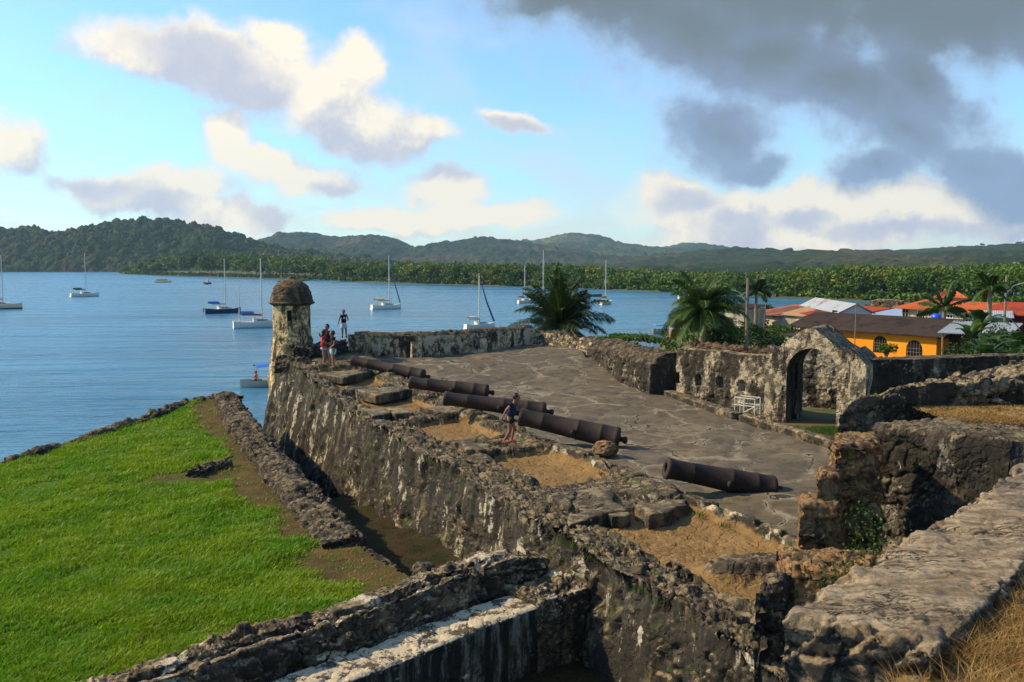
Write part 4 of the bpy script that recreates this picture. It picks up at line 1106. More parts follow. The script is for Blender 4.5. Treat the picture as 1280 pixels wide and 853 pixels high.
# ---------------- bastion at the right
m_flank = mat_masonry('flank_wall', lime=.26, stone=(.10, .09, .08), light=(.19, .17, .145), dark=.60, plaster=.42, plcol=(.34, .31, .27), moss=.26, scale=5, top=(.24, .21, .16), topdark=.35, rust=.12, streak=.5, dirt=True)
m_orange = mat_masonry('orange_rubble', stone=(.30, .17, .09), light=(.44, .27, .15), dark=.30, plaster=.18, plcol=(.30, .26, .20), moss=.45, scale=5, top=(.30, .22, .13), topdark=.35, rust=.8, ochre=.6, streak=.6, green=(.06, .09, .01))
m_slab = mat_masonry('weathered_parapet', stone=(.24, .21, .17), light=(.36, .32, .25), dark=.50, plaster=.0, moss=.06, scale=5.5, top=(.36, .31, .23), topdark=.30, rust=.12, bump=.02)
def rough_block(name, quad, z0, ztop, mat, k, rub=.06, rsize=.25, bigamp=.06, st=.025, label=None, cat='wall', parent=None, dirtf=None, topextra=None, flat=.7, rnd=.12, side_rub=1.0):
    """a solid of rough masonry on a quadrilateral; ztop is z at the four corners; sides and top are one skin"""
    q = [np.array(p, float) for p in quad]; ztop = list(ztop)
    la = max(np.linalg.norm(q[1] - q[0]), np.linalg.norm(q[2] - q[3])); lb = max(np.linalg.norm(q[3] - q[0]), np.linalg.norm(q[2] - q[1]))
    na, nb = max(8, int(la / st)), max(8, int(lb / st)); nh = max(6, int((max(ztop) - z0) / st))
    a = np.linspace(0, 1, na); b = np.linspace(0, 1, nb)
    a_ext = np.concatenate([np.zeros(nh), a, np.ones(nh)]); b_ext = np.concatenate([np.zeros(nh), b, np.ones(nh)])
    da = np.concatenate([np.linspace(1, 0, nh, endpoint=False), np.zeros(na), np.linspace(1, 0, nh, endpoint=False)[::-1]])
    db = np.concatenate([np.linspace(1, 0, nh, endpoint=False), np.zeros(nb), np.linspace(1, 0, nh, endpoint=False)[::-1]])
    AA, BB = np.meshgrid(a_ext, b_ext, indexing='ij'); DA, DB = np.meshgrid(da, db, indexing='ij')
    down = np.maximum(DA, DB)
    P = np.zeros(AA.shape + (3,))
    wq = [(1 - AA) * (1 - BB), AA * (1 - BB), AA * BB, (1 - AA) * BB]
    for i in range(4):
        P[..., 0] += wq[i] * q[i][0]; P[..., 1] += wq[i] * q[i][1]; P[..., 2] += wq[i] * ztop[i]
    tz = P[..., 2].copy()
    if topextra is not None: P[..., 2] += topextra(P[..., 0], P[..., 1]) * (down == 0)
    # rounded brink
    ea = np.minimum(AA * la, (1 - AA) * la); eb = np.minimum(BB * lb, (1 - BB) * lb); e = np.minimum(ea, eb)
    P[..., 2] -= np.where(down == 0, rnd * np.clip(1 - e / max(rnd, 1e-3), 0, 1) ** 2, 0)
    tz2 = tz - rnd
    P[..., 2] = np.where(down > 0, tz2 + (z0 - tz2) * down, P[..., 2])
    keep = ~((DA > 0) & (DB > 0))
    # normals by region
    Nn = np.zeros_like(P)
    c = sum(q) / 4
    def outward(p0, p1):
        t = p1 - p0; n_ = np.array([t[1], -t[0]]); n_ /= np.linalg.norm(n_)
        return n_ if n_ @ ((p0 + p1) / 2 - c) > 0 else -n_
    nA0, nA1, nB0, nB1 = outward(q[0], q[3]), outward(q[1], q[2]), outward(q[0], q[1]), outward(q[3], q[2])
    top = (down == 0)
    w_ = .12
    Nn[..., 2] = np.where(top, 1, 0)
    for msk, n_ in (((DA > 0) & (AA == 0), nA0), ((DA > 0) & (AA == 1), nA1), ((DB > 0) & (BB == 0), nB0), ((DB > 0) & (BB == 1), nB1)):
        Nn[msk, 0] = n_[0]; Nn[msk, 1] = n_[1]; Nn[msk, 2] = 0
    for ed, n_ in ((AA * la, nA0), ((1 - AA) * la, nA1), (BB * lb, nB0), ((1 - BB) * lb, nB1)):
        k_ = np.where(top, np.clip(1 - ed / w_, 0, 1), 0); Nn[..., 0] += n_[0] * k_; Nn[..., 1] += n_[1] * k_
    Nn /= np.maximum(np.linalg.norm(Nn, axis=2, keepdims=True), 1e-6)
    # the skin must stay closed at the brink: side columns share the displaced corner direction
    Q = P.reshape(-1, 3); n2 = Nn.reshape(-1, 3)
    dirt = np.zeros(len(Q))
    if dirtf is not None: dirt = (dirtf(Q[:, 0], Q[:, 1]) * top.ravel())
    sdm = np.where(top, np.clip(1 - e / .16, 0, 1), 1).ravel(); rub = rub * (1 + (side_rub - 1) * sdm)
    bigamp = bigamp * (1 + (side_rub - 1) * .35 * sdm)
    d = (rubble(Q, rsize, k, flat) * rub + rubble(Q, rsize * .42, k + 5, flat) * rub * .4) * (1 - dirt) + fbm(Q, .9, 4, k + 8) * bigamp + fbm(Q, 10, 3, k + 9) * .012
    Q2 = Q + n2 * d[:, None]
    o = mk(name, Q2, grid_faces(P.shape[0], P.shape[1], keep.ravel()), mat, parent=parent, attrs={'dirt': dirt})
    if label: tag(o, label, cat)
    return o
def mat_flat_top():
    m, nt, b = newmat('cracked_flat_mortar')
    geo = N(nt, 'ShaderNodeNewGeometry'); P = geo.outputs['Position']; Nz = N(nt, 'ShaderNodeSeparateXYZ', inp={0: geo.outputs['Normal']}).outputs[2]
    Pr = N(nt, 'ShaderNodeMapping', inp={'Vector': P, 'Rotation': (0, 0, R(-8)), 'Scale': (1.0, 3.6, 1)}).outputs[0]
    st = NOISE(nt, Pr, 2.2, 9, .70, .35); st2 = NOISE(nt, VM(nt, 'ADD', Pr, (9, 4, 2)), 4.5, 8, .7, .5); fine = NOISE(nt, P, 34, 6, .75); mid = NOISE(nt, P, 6, 7, .7); big = NOISE(nt, P, 1.3, 5, .6)
    c = MIX(nt, MR(nt, st, .35, .65), (.21, .145, .080), (.48, .365, .225))
    c = MIX(nt, MR(nt, M(nt, 'ADD', M(nt, 'MULTIPLY', big, .5), M(nt, 'MULTIPLY', mid, .5)), .50, .60, 0, .75), c, (.105, .092, .075))
    c = MIX(nt, MR(nt, fine, .30, .62, .55, 0), c, (.05, .04, .03))
    w_ = M(nt, 'ABSOLUTE', M(nt, 'SUBTRACT', st2, .5)); brk = MR(nt, NOISE(nt, P, 2.3, 4, .6), .50, .60)
    crack = M(nt, 'MULTIPLY', MR(nt, w_, .022, .004), brk)
    c = MIX(nt, crack, c, (.018, .014, .010))
    hol = MR(nt, M(nt, 'ADD', M(nt, 'MULTIPLY', st2, .6), M(nt, 'MULTIPLY', mid, .4)), .60, .66); c = MIX(nt, M(nt, 'MULTIPLY', hol, .8), c, (.03, .026, .02))
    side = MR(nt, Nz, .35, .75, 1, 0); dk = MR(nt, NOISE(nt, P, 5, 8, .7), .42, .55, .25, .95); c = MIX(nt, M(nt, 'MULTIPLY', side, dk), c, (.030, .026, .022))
    h = M(nt, 'ADD', M(nt, 'ADD', M(nt, 'MULTIPLY', st, 1.3), M(nt, 'MULTIPLY', st2, .9)), M(nt, 'ADD', M(nt, 'MULTIPLY', fine, .35), M(nt, 'MULTIPLY', M(nt, 'ADD', crack, hol), -1.1)))
    setb(nt, b, c, .95, .2, BUMP(nt, h, .9, .035)); return m
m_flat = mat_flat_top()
def build_bastion():
    # far merlon platform with dry earth in its embrasure
    Pq = [(5.55, 13.25), (7.1, 12.05), (12.5, 10.2), (12.5, 15.6)]
    def dirtf(x, y): return sstep(y - (13.0 + (7.6 - x) * .35), 0, .25) * sstep(x, 6.75, 7.1)
    rough_block('embrasure_wall', [(5.35, 13.1), (6.75, 11.75), (12.8, 10.6), (12.8, 15.8)], 5.6, [8.12, 8.12, 8.12, 8.2], m_flank, 91, rub=.045, rsize=.32, bigamp=.10, st=.024,
                label='dark wall under the embrasure with dry straw on its sill', dirtf=dirtf)
    rough_block('parapet_block', [(5.35, 14.2), (7.0, 14.6), (13.0, 15.1), (13.0, 18.4), (5.6, 15.6)][:4], 5.7, [8.3, 8.5, 8.95, 9.0], m_slab, 93, rub=.09, rsize=.35, bigamp=.10, st=.03,
                label='thick sloping parapet of weathered stone behind the dry straw sill', rnd=.25)
    # stepped broken wall, orange with earth
    def blk(px0, px1, y0, ztop, k, ln=1.2, mat=m_orange, z0=5.6, label=None, rub=.07, Y2=None):
        X0, X1 = (px0 - 640) / F * y0, (px1 - 640) / F * (Y2 or y0)
        return rough_block('broken_wall', [(X0, y0), (X1, Y2 or y0), (X1 + .25, (Y2 or y0) + ln), (X0 + .2, y0 + ln)], z0, [ztop] * 4, mat, k, rub=rub, rsize=.22, bigamp=.07, st=.022, label=label, rnd=.1)
    blk(1052, 1112, 11.9, EYE - 2.42, 94, .8, label='tallest step of the broken wall, orange with earth and roots')
    blk(1030, 1062, 11.8, EYE - 2.83, 95, .7, label='middle step of the broken orange wall')
    blk(1008, 1060, 11.6, EYE - 3.18, 96, .7, label='lowest step of the broken orange wall above the terrace')
    blk(990, 1130, 10.5, EYE - 3.72, 97, 1.0, label='low orange mound of earth and stones below the stepped wall', Y2=10.2)
    blk(955, 992, 9.2, EYE - 3.42, 98, .5, m_flank, 5.0, label='narrow dark pillar of rubble at the terrace edge')
    # near parapet
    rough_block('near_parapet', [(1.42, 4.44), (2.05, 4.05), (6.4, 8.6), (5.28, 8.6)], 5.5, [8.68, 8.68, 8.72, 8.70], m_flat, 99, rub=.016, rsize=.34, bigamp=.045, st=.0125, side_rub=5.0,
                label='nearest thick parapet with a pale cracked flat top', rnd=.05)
    xs = np.arange(1.6, 8, .04); ys = np.arange(2.6, 9.2, .04); X, Y = np.meshgrid(xs, ys, indexing='ij')
    P = np.stack([X, Y, np.full_like(X, 8.50)], -1).reshape(-1, 3)
    e = P[:, 0] - (2.42 + .96 * (P[:, 1] - 4.5)); keep = (e > -.25) & (P[:, 1] > 3.2)
    P[:, 2] += fbm(P, 1.5, 4, 33) * .10 + .06 * sstep(e, 0, 1.0)
    o = mk('bastion_earth', P, grid_faces(len(xs), len(ys), keep), mat_plain('straw_earth', (.20, .13, .055), .95, .1, .5, 8, bump=.02), smooth=True); tag(o, kind='structure')
build_bastion()
# ================================================================== WATCHTOWER
m_tower = mat_masonry('tower_plaster', stone=(.22, .18, .12), light=(.32, .27, .19), dark=.50, plaster=.80, plcol=(.60, .47, .27), moss=.05, scale=6, top=(.2, .17, .12), streak=.35, bump=.01)
m_dome = mat_masonry('tower_dome', stone=(.14, .11, .075), light=(.24, .19, .13), dark=.45, plaster=0, moss=.35, scale=7, top=(.20, .15, .09), topdark=.45, rust=.3, bump=.02)
m_black = mat_plain('dark_opening', (.012, .010, .009), .9, .1, .1)
def poly_lathe(name, c, prof, mat, parent, sides=8, n=96, k=0, amp=.02, phase=0.0, sharp=.6):
    a = np.linspace(0, 2 * math.pi, n, endpoint=True); z = []; r = []
    pr = np.array(prof, float); L = np.concatenate([[0], np.cumsum(np.hypot(*np.diff(pr, axis=0).T))]); m = max(int(L[-1] / .03), 6)
    l = np.linspace(0, L[-1], m); rr = np.interp(l, L, pr[:, 0]); zz = np.interp(l, L, pr[:, 1])
    am = (a + phase) % (2 * math.pi / sides) - math.pi / sides
    pf = math.cos(math.pi / sides) / np.cos(am); pf = 1 + (pf - 1) * sharp
    P = np.zeros((n, m, 3)); P[..., 0] = np.cos(a)[:, None] * rr * pf[:, None]; P[..., 1] = np.sin(a)[:, None] * rr * pf[:, None]; P[..., 2] = zz
    nr = np.stack([np.cos(a), np.sin(a), a * 0], 1)[:, None, :] * np.ones((1, m, 1))
    Q = P.reshape(-1, 3); Qp = Q.copy(); d = rubble(Qp, .22, k, .7) * amp + fbm(Qp, 1.4, 4, k + 1) * amp * 1.2
    P = (Q + nr.reshape(-1, 3) * d[:, None]).reshape(P.shape); P[-1] = P[0]
    return mk(name, P.reshape(-1, 3), grid_faces(n, m), mat, parent=parent)
def build_tower():
    cx, cy = -9.32, 37.2
    t = thing('watchtower', 'small domed stone sentry tower with a slit window on the corner of the fort', 'watchtower', (cx, cy, 0))
    poly_lathe('tower_base', None, [(1.50, -1), (1.32, 2), (1.05, 5.5), (.93, 7.0), (.86, 7.45)], m_tower, t, 8, k=201, amp=.05)
    poly_lathe('shaft', None, [(.85, 7.40), (.83, 8.0), (.83, 8.85)], m_tower, t, 6, k=203, amp=.012, phase=.45, sharp=1)
    poly_lathe('cornice', None, [(.82, 8.76), (.97, 8.84), (1.0, 8.88), (.92, 8.93), (.82, 8.95)], m_dome, t, 8, k=205, amp=.015)
    poly_lathe('dome', None, [(.93, 8.90), (.90, 9.05), (.84, 9.3), (.72, 9.55), (.52, 9.74), (.30, 9.84), (.16, 9.88), (.12, 9.95), (.0, 9.98)], m_dome, t, 8, k=207, amp=.03, sharp=.3)
    b = MB(); a = math.atan2(-cy, -cx) - .12
    for k, (dx, dz) in enumerate([(0, 0)]):
        b.box((math.cos(a) * .80, math.sin(a) * .80, 8.36), (.16, .17, .44), rz=a)
    b.build('window', m_black, t)
    # footing of rubble next to the tower
    sweep('rubble_wall', [(-9.2, 36.0, 0), (-8.45, 36.35, 0), (-7.9, 37.2, 0), (-7.2, 38.2, 0)], [(-.5, 5.6), (-.42, 6.75), (-.2, 7.1), (.1, 7.18), (.45, 7.0), (.6, 4)], m_rub_dark, .03, .03, .12, .35, .08, 211, .6,
          'dark rubble shelf joining the sentry tower to the back parapet', 'wall', heightvar=.12)
    sweep('rubble_wall', [(-9.45, 34.9, 0), (-8.6, 34.7, 0), (-7.9, 34.95, 0)], [(-.4, 6.2), (-.3, 6.62), (0, 6.75), (.4, 6.8), (.6, 6.3)], m_rub_dark, .03, .03, .10, .35, .06, 213, .5,
          'flat broken stones at the foot of the sentry tower', 'wall')
build_tower()

# ================================================================== CANNONS
def mat_cannon():
    m, nt, b = newmat('rusted_iron')
    tc = N(nt, 'ShaderNodeTexCoord').outputs['Object']
    n = NOISE(nt, tc, 3, 7, .7); f = NOISE(nt, tc, 22, 6, .75)
    c = MIX(nt, MR(nt, n, .35, .65), (.011, .007, .0055), (.036, .016, .009)); c = MIX(nt, MR(nt, f, .45, .7, 0, .7), c, (.018, .014, .013))
    c = MIX(nt, MR(nt, n, .66, .74, 0, .4), c, (.10, .075, .055))
    setb(nt, b, c, .75, .35, BUMP(nt, M(nt, 'ADD', f, n), .7, .012)); return m
def build_cannons():
    mc = mat_cannon()
    specs = [  # muzzle, breech, scale radius, label
        (D(440, 450.5, 32.6), D(531, 470, 31.8), .92, 'farthest of the five rusty cannons, pointing at the sentry tower people'),
        (D(512, 478, 27.9), D(611, 490.5, 27.6), 1.0, 'second farthest rusty cannon, lying just behind the crossed pair'),
        (D(555, 498, 24.4), D(683, 514.5, 24.2), 1.0, 'rusty cannon whose breech disappears behind the walking boy'),
        (D(650, 521, 21.2), D(775, 549, 20.7), 1.1, 'rusty cannon with its muzzle beside the walking boy'),
        (D(832, 585, 16.45), D(968, 611.5, 16.65), 1.02, 'nearest rusty cannon with its open bore facing the camera'),
    ]
    proto = None
    for i, (mz, br, rs, lab) in enumerate(specs):
        mz, br = Vector(mz), Vector(br); L = (mz - br).length
        q = (mz - br).to_track_quat('X', 'Z')
        if proto is None:
            g = thing('cannon', lab, 'cannon', group='old cannons on the gun platform'); proto = g
            b = MB(); Ln = 2.85
            pr = [(0, 0), (.15, .01), (.215, .03), (.245, .06), (.252, .09), (.252, .14), (.240, .16), (.236, .50), (.243, .52), (.243, .55), (.232, .57), (.222, 1.15), (.229, 1.17), (.229, 1.21), (.216, 1.23),
                  (.192, 2.15), (.198, 2.17), (.198, 2.20), (.190, 2.22), (.184, 2.60), (.194, 2.70), (.204, 2.77), (.206, 2.83), (.19, 2.85), (.10, 2.85), (.095, 2.83), (.09, 2.2), (0, 2.2)]
            b.lathe(pr, (0, 0, 0), 36, (1, 0, 0)); V_ = np.array(b.v); b.v = [tuple(x) for x in V_ * (1 + np.array([0, 1, 1]) * (fbm(V_, 3, 4, 5) * .03)[:, None])]; b.build('barrel', mc, g, smooth=True)
            b = MB(); b.lathe([(0, -.21), (.06, -.20), (.085, -.15), (.07, -.09), (.05, -.05), (.07, .0), (.16, .03)], (0, 0, 0), 16, (1, 0, 0)); b.build('cascabel', mc, g, smooth=True)
            for sy in (-1, 1):
                b = MB(); b.lathe([(.065, .18), (.065, .29), (.06, .30), (0, .30)], (1.28, 0, -.03), 14, (0, sy, 0)); b.build('trunnion', mc, g, smooth=True)
        else: g = dup(proto, (0, 0, 0), label=lab)
        g.location = br; g.rotation_mode = 'QUATERNION'; g.rotation_quaternion = q; k = (L - .0) / 2.85; g.scale = (k, rs, rs)
build_cannons()

# loose slabs and stones on the platform
m_slabst = mat_masonry('loose_slab', stone=(.20, .175, .135), light=(.26, .23, .175), dark=.5, plaster=0, moss=.08, scale=1.2, top=(.27, .235, .175), topdark=.22, bump=.012)
def slab(poly, z, th, label, k, tilt=0.0):
    c = np.mean([p for p in poly], axis=0); n = 60
    pts = []
    P = [np.array(p, float) for p in poly]; m = len(P)
    for i in range(m):
        for t in np.linspace(0, 1, 12, endpoint=False): pts.append(P[i] * (1 - t) + P[(i + 1) % m] * t)
    pts = np.array(pts); nn = len(pts)
    jit = fbm(np.c_[pts, np.full(nn, k)], 3, 3, k) * .16; dirn = pts - c; dirn /= np.linalg.norm(dirn, axis=1, keepdims=True); pts = pts + dirn * jit[:, None]
    rings = []; levels = [(1.0, -th - .15), (1.03, -th * .5), (1.0, -.02), (.96, 0), (.7, .0), (.4, .0), (.02, 0)]
    z = z - .045
    for s_, h in levels:
        q = c + (pts - c) * s_; zz = z + h + (q[:, 0] - c[0]) * tilt + fbm(np.c_[q, q[:, 0] * 0 + h], 2.5, 3, k + 3) * .035
        rings.append(np.c_[q, zz])
    R_ = np.stack(rings, 1); R_ = np.concatenate([R_, R_[:1]], 0)
    o = mk('stone_slab', R_.reshape(-1, 3), grid_faces(nn + 1, len(levels)), m_slabst); tag(o, label, 'stone slab', 'loose flat slabs on the gun platform')
def pxpoly(pts, z): return [W(x, y, z)[:2] for x, y in pts]
for k, (pts, z, th, lab, tl) in enumerate([
    ([(706, 612), (758, 608), (782, 634), (745, 640), (712, 626)], 6.28, .16, 'largest loose flat slab beside the near straw patch', .02),
    ([(706, 641), (748, 632), (758, 640), (712, 653)], 6.25, .16, 'narrow flat slab just in front of the largest slab', 0),
    ([(762, 636), (776, 630), (782, 640), (766, 642)], 6.25, .15, 'small wedge of slab at the right tip of the largest slab', 0),
    ([(576, 550), (612, 552), (618, 560), (580, 560)], 6.32, .14, 'flat slab just left of the walking boy', 0),
    ([(452, 509), (476, 508), (492, 514), (466, 518)], 6.36, .12, 'left one of two smooth slabs beside the middle straw patch', 0),
    ([(484, 508), (504, 508), (516, 514), (494, 516)], 6.36, .12, 'right one of two smooth slabs beside the middle straw patch', 0),
    ([(528, 507), (566, 505), (582, 511), (545, 514)], 6.33, .12, 'long slab under the muzzle of the third cannon', 0),
    ([(448, 485), (486, 482), (512, 485), (470, 492)], 6.42, .14, 'thin slab on the ridge before the second cannon', 0),
    ([(396, 465), (440, 461), (466, 462), (430, 470)], 6.58, .12, 'flat slab at the feet of the standing group', 0),
        ([(800, 628), (850, 618), (862, 628), (812, 640)], 6.30, .14, 'flat slab in front of the nearest cannon muzzle', 0),
]): slab(pxpoly(pts, z), z, th, lab, 300 + k, tl)
def boulder(c, r, k, mat, label, sc=(1, 1, .7)):
    b = MB(); b.ball((0, 0, 0), 1, 22); V = np.array(b.v)
    d = 1 + rubble(V + k, .9, k) * .09 + fbm(V + k, 1.2, 3, k) * .35
    V = V * d[:, None] * np.array(sc) * r + np.array(c)
    o = mk('boulder', V, b.f, mat); tag(o, label, 'rock')
c = W(757, 566, 6.25); boulder((c[0], c[1], 6.33), .27, 7, m_orange, 'brown rock propping the breech of the cannon beside the boy')
c = W(362, 661, 5.3); boulder((c[0], c[1], 5.32), .07, 12, m_slab, 'small pale stone on the bare earth beside the moat wall')
c = W(520, 742, 5.5); boulder((-1.35, 13.2, 5.78), .2, 14, m_rub_dark, 'rounded dark boulder where the near wall meets the moat')
c = W(245, 826, 5.9); boulder((c[0], c[1], 5.86), .16, 16, m_slab, 'pale split stone at the left end of the near wall', (1.2, .8, .6))

# ---------------- welded frame leaning on the wall
def build_frame():
    m = mat_plain('white_pipe', (.62, .58, .50), .5, .4, .12)
    c = W(934, 523, 5.95); t = thing('pipe_frame', 'white painted pipe frame standing against the loopholed wall beside the gate', 'metal frame', c, R(-38))
    s, h = .62, .62
    for x in (-s / 2, s / 2):
        for y in (-.2, .2):
            b = MB(); b.tube([(x, y, 0), (x, y, h)], .014, 6); b.build('leg', m, t)
    b = MB()
    for z in (h, .40):
        b.tube([(-s / 2, -.2, z), (s / 2, -.2, z)], .013, 6); b.tube([(-s / 2, .2, z), (s / 2, .2, z)], .013, 6)
        for x in (-s / 2, s / 2): b.tube([(x, -.2, z), (x, .2, z)], .013, 6)
    b.tube([(-s / 2, -.2, .06), (s / 2, -.2, .06)], .013, 6); b.tube([(-.02, -.2, .06), (-.02, -.2, h)], .013, 6)
    b.build_each('rail', m, t)
    b = MB(); b.tube([(-.02, -.2, .2), (s / 2, -.2, .40)], .012, 6); b.build('brace', m, t)
build_frame()

# ================================================================== PEOPLE
def skin_mesh(verts, edges, radii, sub=2, root=0):
    me = bpy.data.meshes.new('tmp'); me.from_pydata([tuple(v) for v in verts], edges, []); me.update()
    o = bpy.data.objects.new('tmp', me); C.objects.link(o)
    o.modifiers.new('s', 'SKIN')
    for i, r_ in enumerate(radii):
        sv_ = me.skin_vertices[0].data[i]; sv_.radius = (r_, r_) if np.isscalar(r_) else r_; sv_.use_root = (i == root)
    o.modifiers[0].branch_smoothing = .6; o.modifiers[0].use_smooth_shade = True
    ss_ = o.modifiers.new('d', 'SUBSURF'); ss_.levels = sub; ss_.render_levels = sub
    dg = bpy.context.evaluated_depsgraph_get(); ev = o.evaluated_get(dg); m2 = ev.to_mesh()
    V = np.array([v.co[:] for v in m2.vertices]); Fc = [list(p.vertices) for p in m2.polygons]; ev.to_mesh_clear()
    bpy.data.objects.remove(o); bpy.data.meshes.remove(me)
    return V, Fc
M_SKIN = {}
def skinmat(c):
    if c not in M_SKIN: M_SKIN[c] = mat_plain('skin', c, .55, .35, .08, 4)
    return M_SKIN[c]
def cloth(name, c): return mat_plain(name, c, .85, .2, .15, 12)
m_hair = mat_plain('black_hair', (.012, .009, .008), .6, .4, .3, 20)
def person(label, loc, rz, H, J, skin, shirt, shorts, shoes=None, longhair=False, sleeve=.45, tank=False, group=None, mark=None, long=.55, lowleg=None):
    """J overrides joints, in units of body height; the figure faces +X"""
    t = thing('person', label, 'person', loc, rz, group)
    j = dict(pel=(0, 0, .52), sp=(0, 0, .62), ch=(.005, 0, .73), nk=(.0, 0, .825), hb=(.008, 0, .865), hd=(.016, 0, .925),
             sl=(0, .098, .795), el=(-.02, .135, .645), wl=(.03, .13, .50), hl=(.045, .125, .455), sr=(0, -.098, .795), er=(-.02, -.135, .645), wr=(.03, -.13, .50), hr=(.045, -.125, .455),
             pl=(0, .048, .495), kl=(.012, .052, .28), al=(-.01, .055, .045), tl=(.075, .065, .018), pr=(0, -.048, .495), kr=(.012, -.052, .28), ar=(-.01, -.055, .045), tr=(.075, -.065, .018))
    j.update(J); names = list(j); ix = {n: i for i, n in enumerate(names)}
    V = [np.array(j[n]) * H for n in names]
    r = dict(pel=(.078, .058), sp=(.066, .05), ch=(.080, .056), nk=.030, hb=.036, hd=.052, sl=.036, el=.023, wl=.016, hl=.019, sr=.036, er=.023, wr=.016, hr=.019, pl=.056, kl=.036, al=.022, tl=.020, pr=.056, kr=.036, ar=.022, tr=.020)
    rad = [r[n] if np.isscalar(r[n]) else r[n][0] for n in names]
    E = [('pel', 'sp'), ('sp', 'ch'), ('ch', 'nk'), ('nk', 'hb'), ('hb', 'hd'), ('ch', 'sl'), ('sl', 'el'), ('el', 'wl'), ('wl', 'hl'), ('ch', 'sr'), ('sr', 'er'), ('er', 'wr'), ('wr', 'hr'),
         ('pel', 'pl'), ('pl', 'kl'), ('kl', 'al'), ('al', 'tl'), ('pel', 'pr'), ('pr', 'kr'), ('kr', 'ar'), ('ar', 'tr')]
    Vb, Fb = skin_mesh(V, [(ix[a], ix[b]) for a, b in E], [x * H * 1.06 for x in rad])
    b = MB(); b.add(Vb, Fb)
    # head with a face
    hd = np.array(j['hd']) * H; hs = H * .066
    b.ball(hd, hs, 9, sc=(1.0, .80, 1.12)); b.ball(hd + np.array([.95, 0, -.15]) * hs, hs * .16, 5)
    b.ball(hd + np.array([.55, 0, -.55]) * hs, hs * .45, 6, sc=(1, 1, .7))
    for s_ in (-1, 1):
        b.ball(hd + np.array([.05, .80 * s_, -.05]) * hs, hs * .2, 5, sc=(.6, .4, 1)); b.ball(hd + np.array([.88, .30 * s_, .05]) * hs, hs * .11, 5, mi=1)
    b.ball(hd + np.array([.88, 0, -.5]) * hs, hs * .16, 5, mi=2, sc=(.5, 1.3, .4))
    for w_, h_ in (('wl', 'hl'), ('wr', 'hr')):      # fingers
        a = np.array(j[w_]) * H; c_ = np.array(j[h_]) * H; d = c_ - a; d /= np.linalg.norm(d); s_ = np.cross(d, (0, 1, 0)); s_ /= max(np.linalg.norm(s_), 1e-6)
        for q, ln in enumerate((.036, .044, .042, .032)):
            o_ = c_ + s_ * (q - 1.5) * H * .0085
            b.tube([o_, o_ + d * H * ln * .55, o_ + d * H * ln + np.array([0, -.006 * H * np.sign(j[h_][1]), 0])], [H * .0045, H * .0042, H * .003], 5)
        b.tube([c_ - d * H * .015, c_ + s_ * H * .022 + d * H * .004, c_ + s_ * H * .025 + d * H * .02], [H * .006, H * .005, H * .0035], 5)
    b.build('body', [skinmat(skin), m_black, skinmat((.25, .08, .06))], t, smooth=True)
    # clothes
    def lerp(a, c_, q): return np.array(j[a]) * (1 - q) + np.array(j[c_]) * q
    sl_ = sleeve if not tank else .06
    Vs = [j['pel'], j['sp'], j['ch'], lerp('ch', 'nk', .55), j['sl'], j['sr'], lerp('sl', 'el', sl_), lerp('sr', 'er', sl_)]
    Vv, Ff = skin_mesh([np.array(v) * H for v in Vs], [(0, 1), (1, 2), (2, 3), (2, 4), (2, 5), (4, 6), (5, 7)], [x * H for x in (.112, .102, .115, .062, .056, .056, .050, .050)])
    bs = MB(); bs.add(Vv, Ff); o = bs.build('shirt', shirt, t, smooth=True)
    if mark is not None:
        bm_ = MB(); bm_.box(np.array(lerp('ch', 'sp', .2)) * H + np.array([.083 * H, 0, 0]), (.004, .05 * H, .07 * H)); bm_.build('shirt_print', mark, o)
    Vs = [lerp('pel', 'sp', .45), j['pel'], j['pl'], j['pr'], lerp('pl', 'kl', long), lerp('pr', 'kr', long)]
    Vv, Ff = skin_mesh([np.array(v) * H for v in Vs], [(0, 1), (1, 2), (1, 3), (2, 4), (3, 5)], [x * H for x in (.098, .118, .090, .090, .072, .072)], root=1)
    bs = MB(); bs.add(Vv, Ff); bs.build('shorts', shorts, t, smooth=True)
    bh = MB(); bh.ball(hd + np.array([-.22, 0, .22]) * hs, hs * 1.05, 9, sc=(1.0, .90, 1.02))
    if longhair: bh.tube([hd + np.array([-.3, 0, .1]) * hs, hd + np.array([-.65, 0, -1.0]) * hs, hd + np.array([-.6, 0, -2.2]) * hs], [hs * .8, hs * .75, hs * .3], 10)
    bh.build('hair', m_hair, t, smooth=True)
    if shoes is not None:
        for a_, t_ in (('al', 'tl'), ('ar', 'tr')):
            bs = MB(); A_ = np.array(j[a_]) * H; T_ = np.array(j[t_]) * H; back = A_ + (A_ - T_) * .35
            bs.tube([(back[0], back[1], min(A_[2], T_[2]) + .018 * H), (A_[0], A_[1], A_[2] - .0 * H), T_ + np.array([0, 0, .006 * H]), T_ + (T_ - A_) * .22], [.02 * H, .030 * H, .026 * H, .012 * H], 8, squash=.8); bs.build('shoe', shoes, t, smooth=True)
    return t
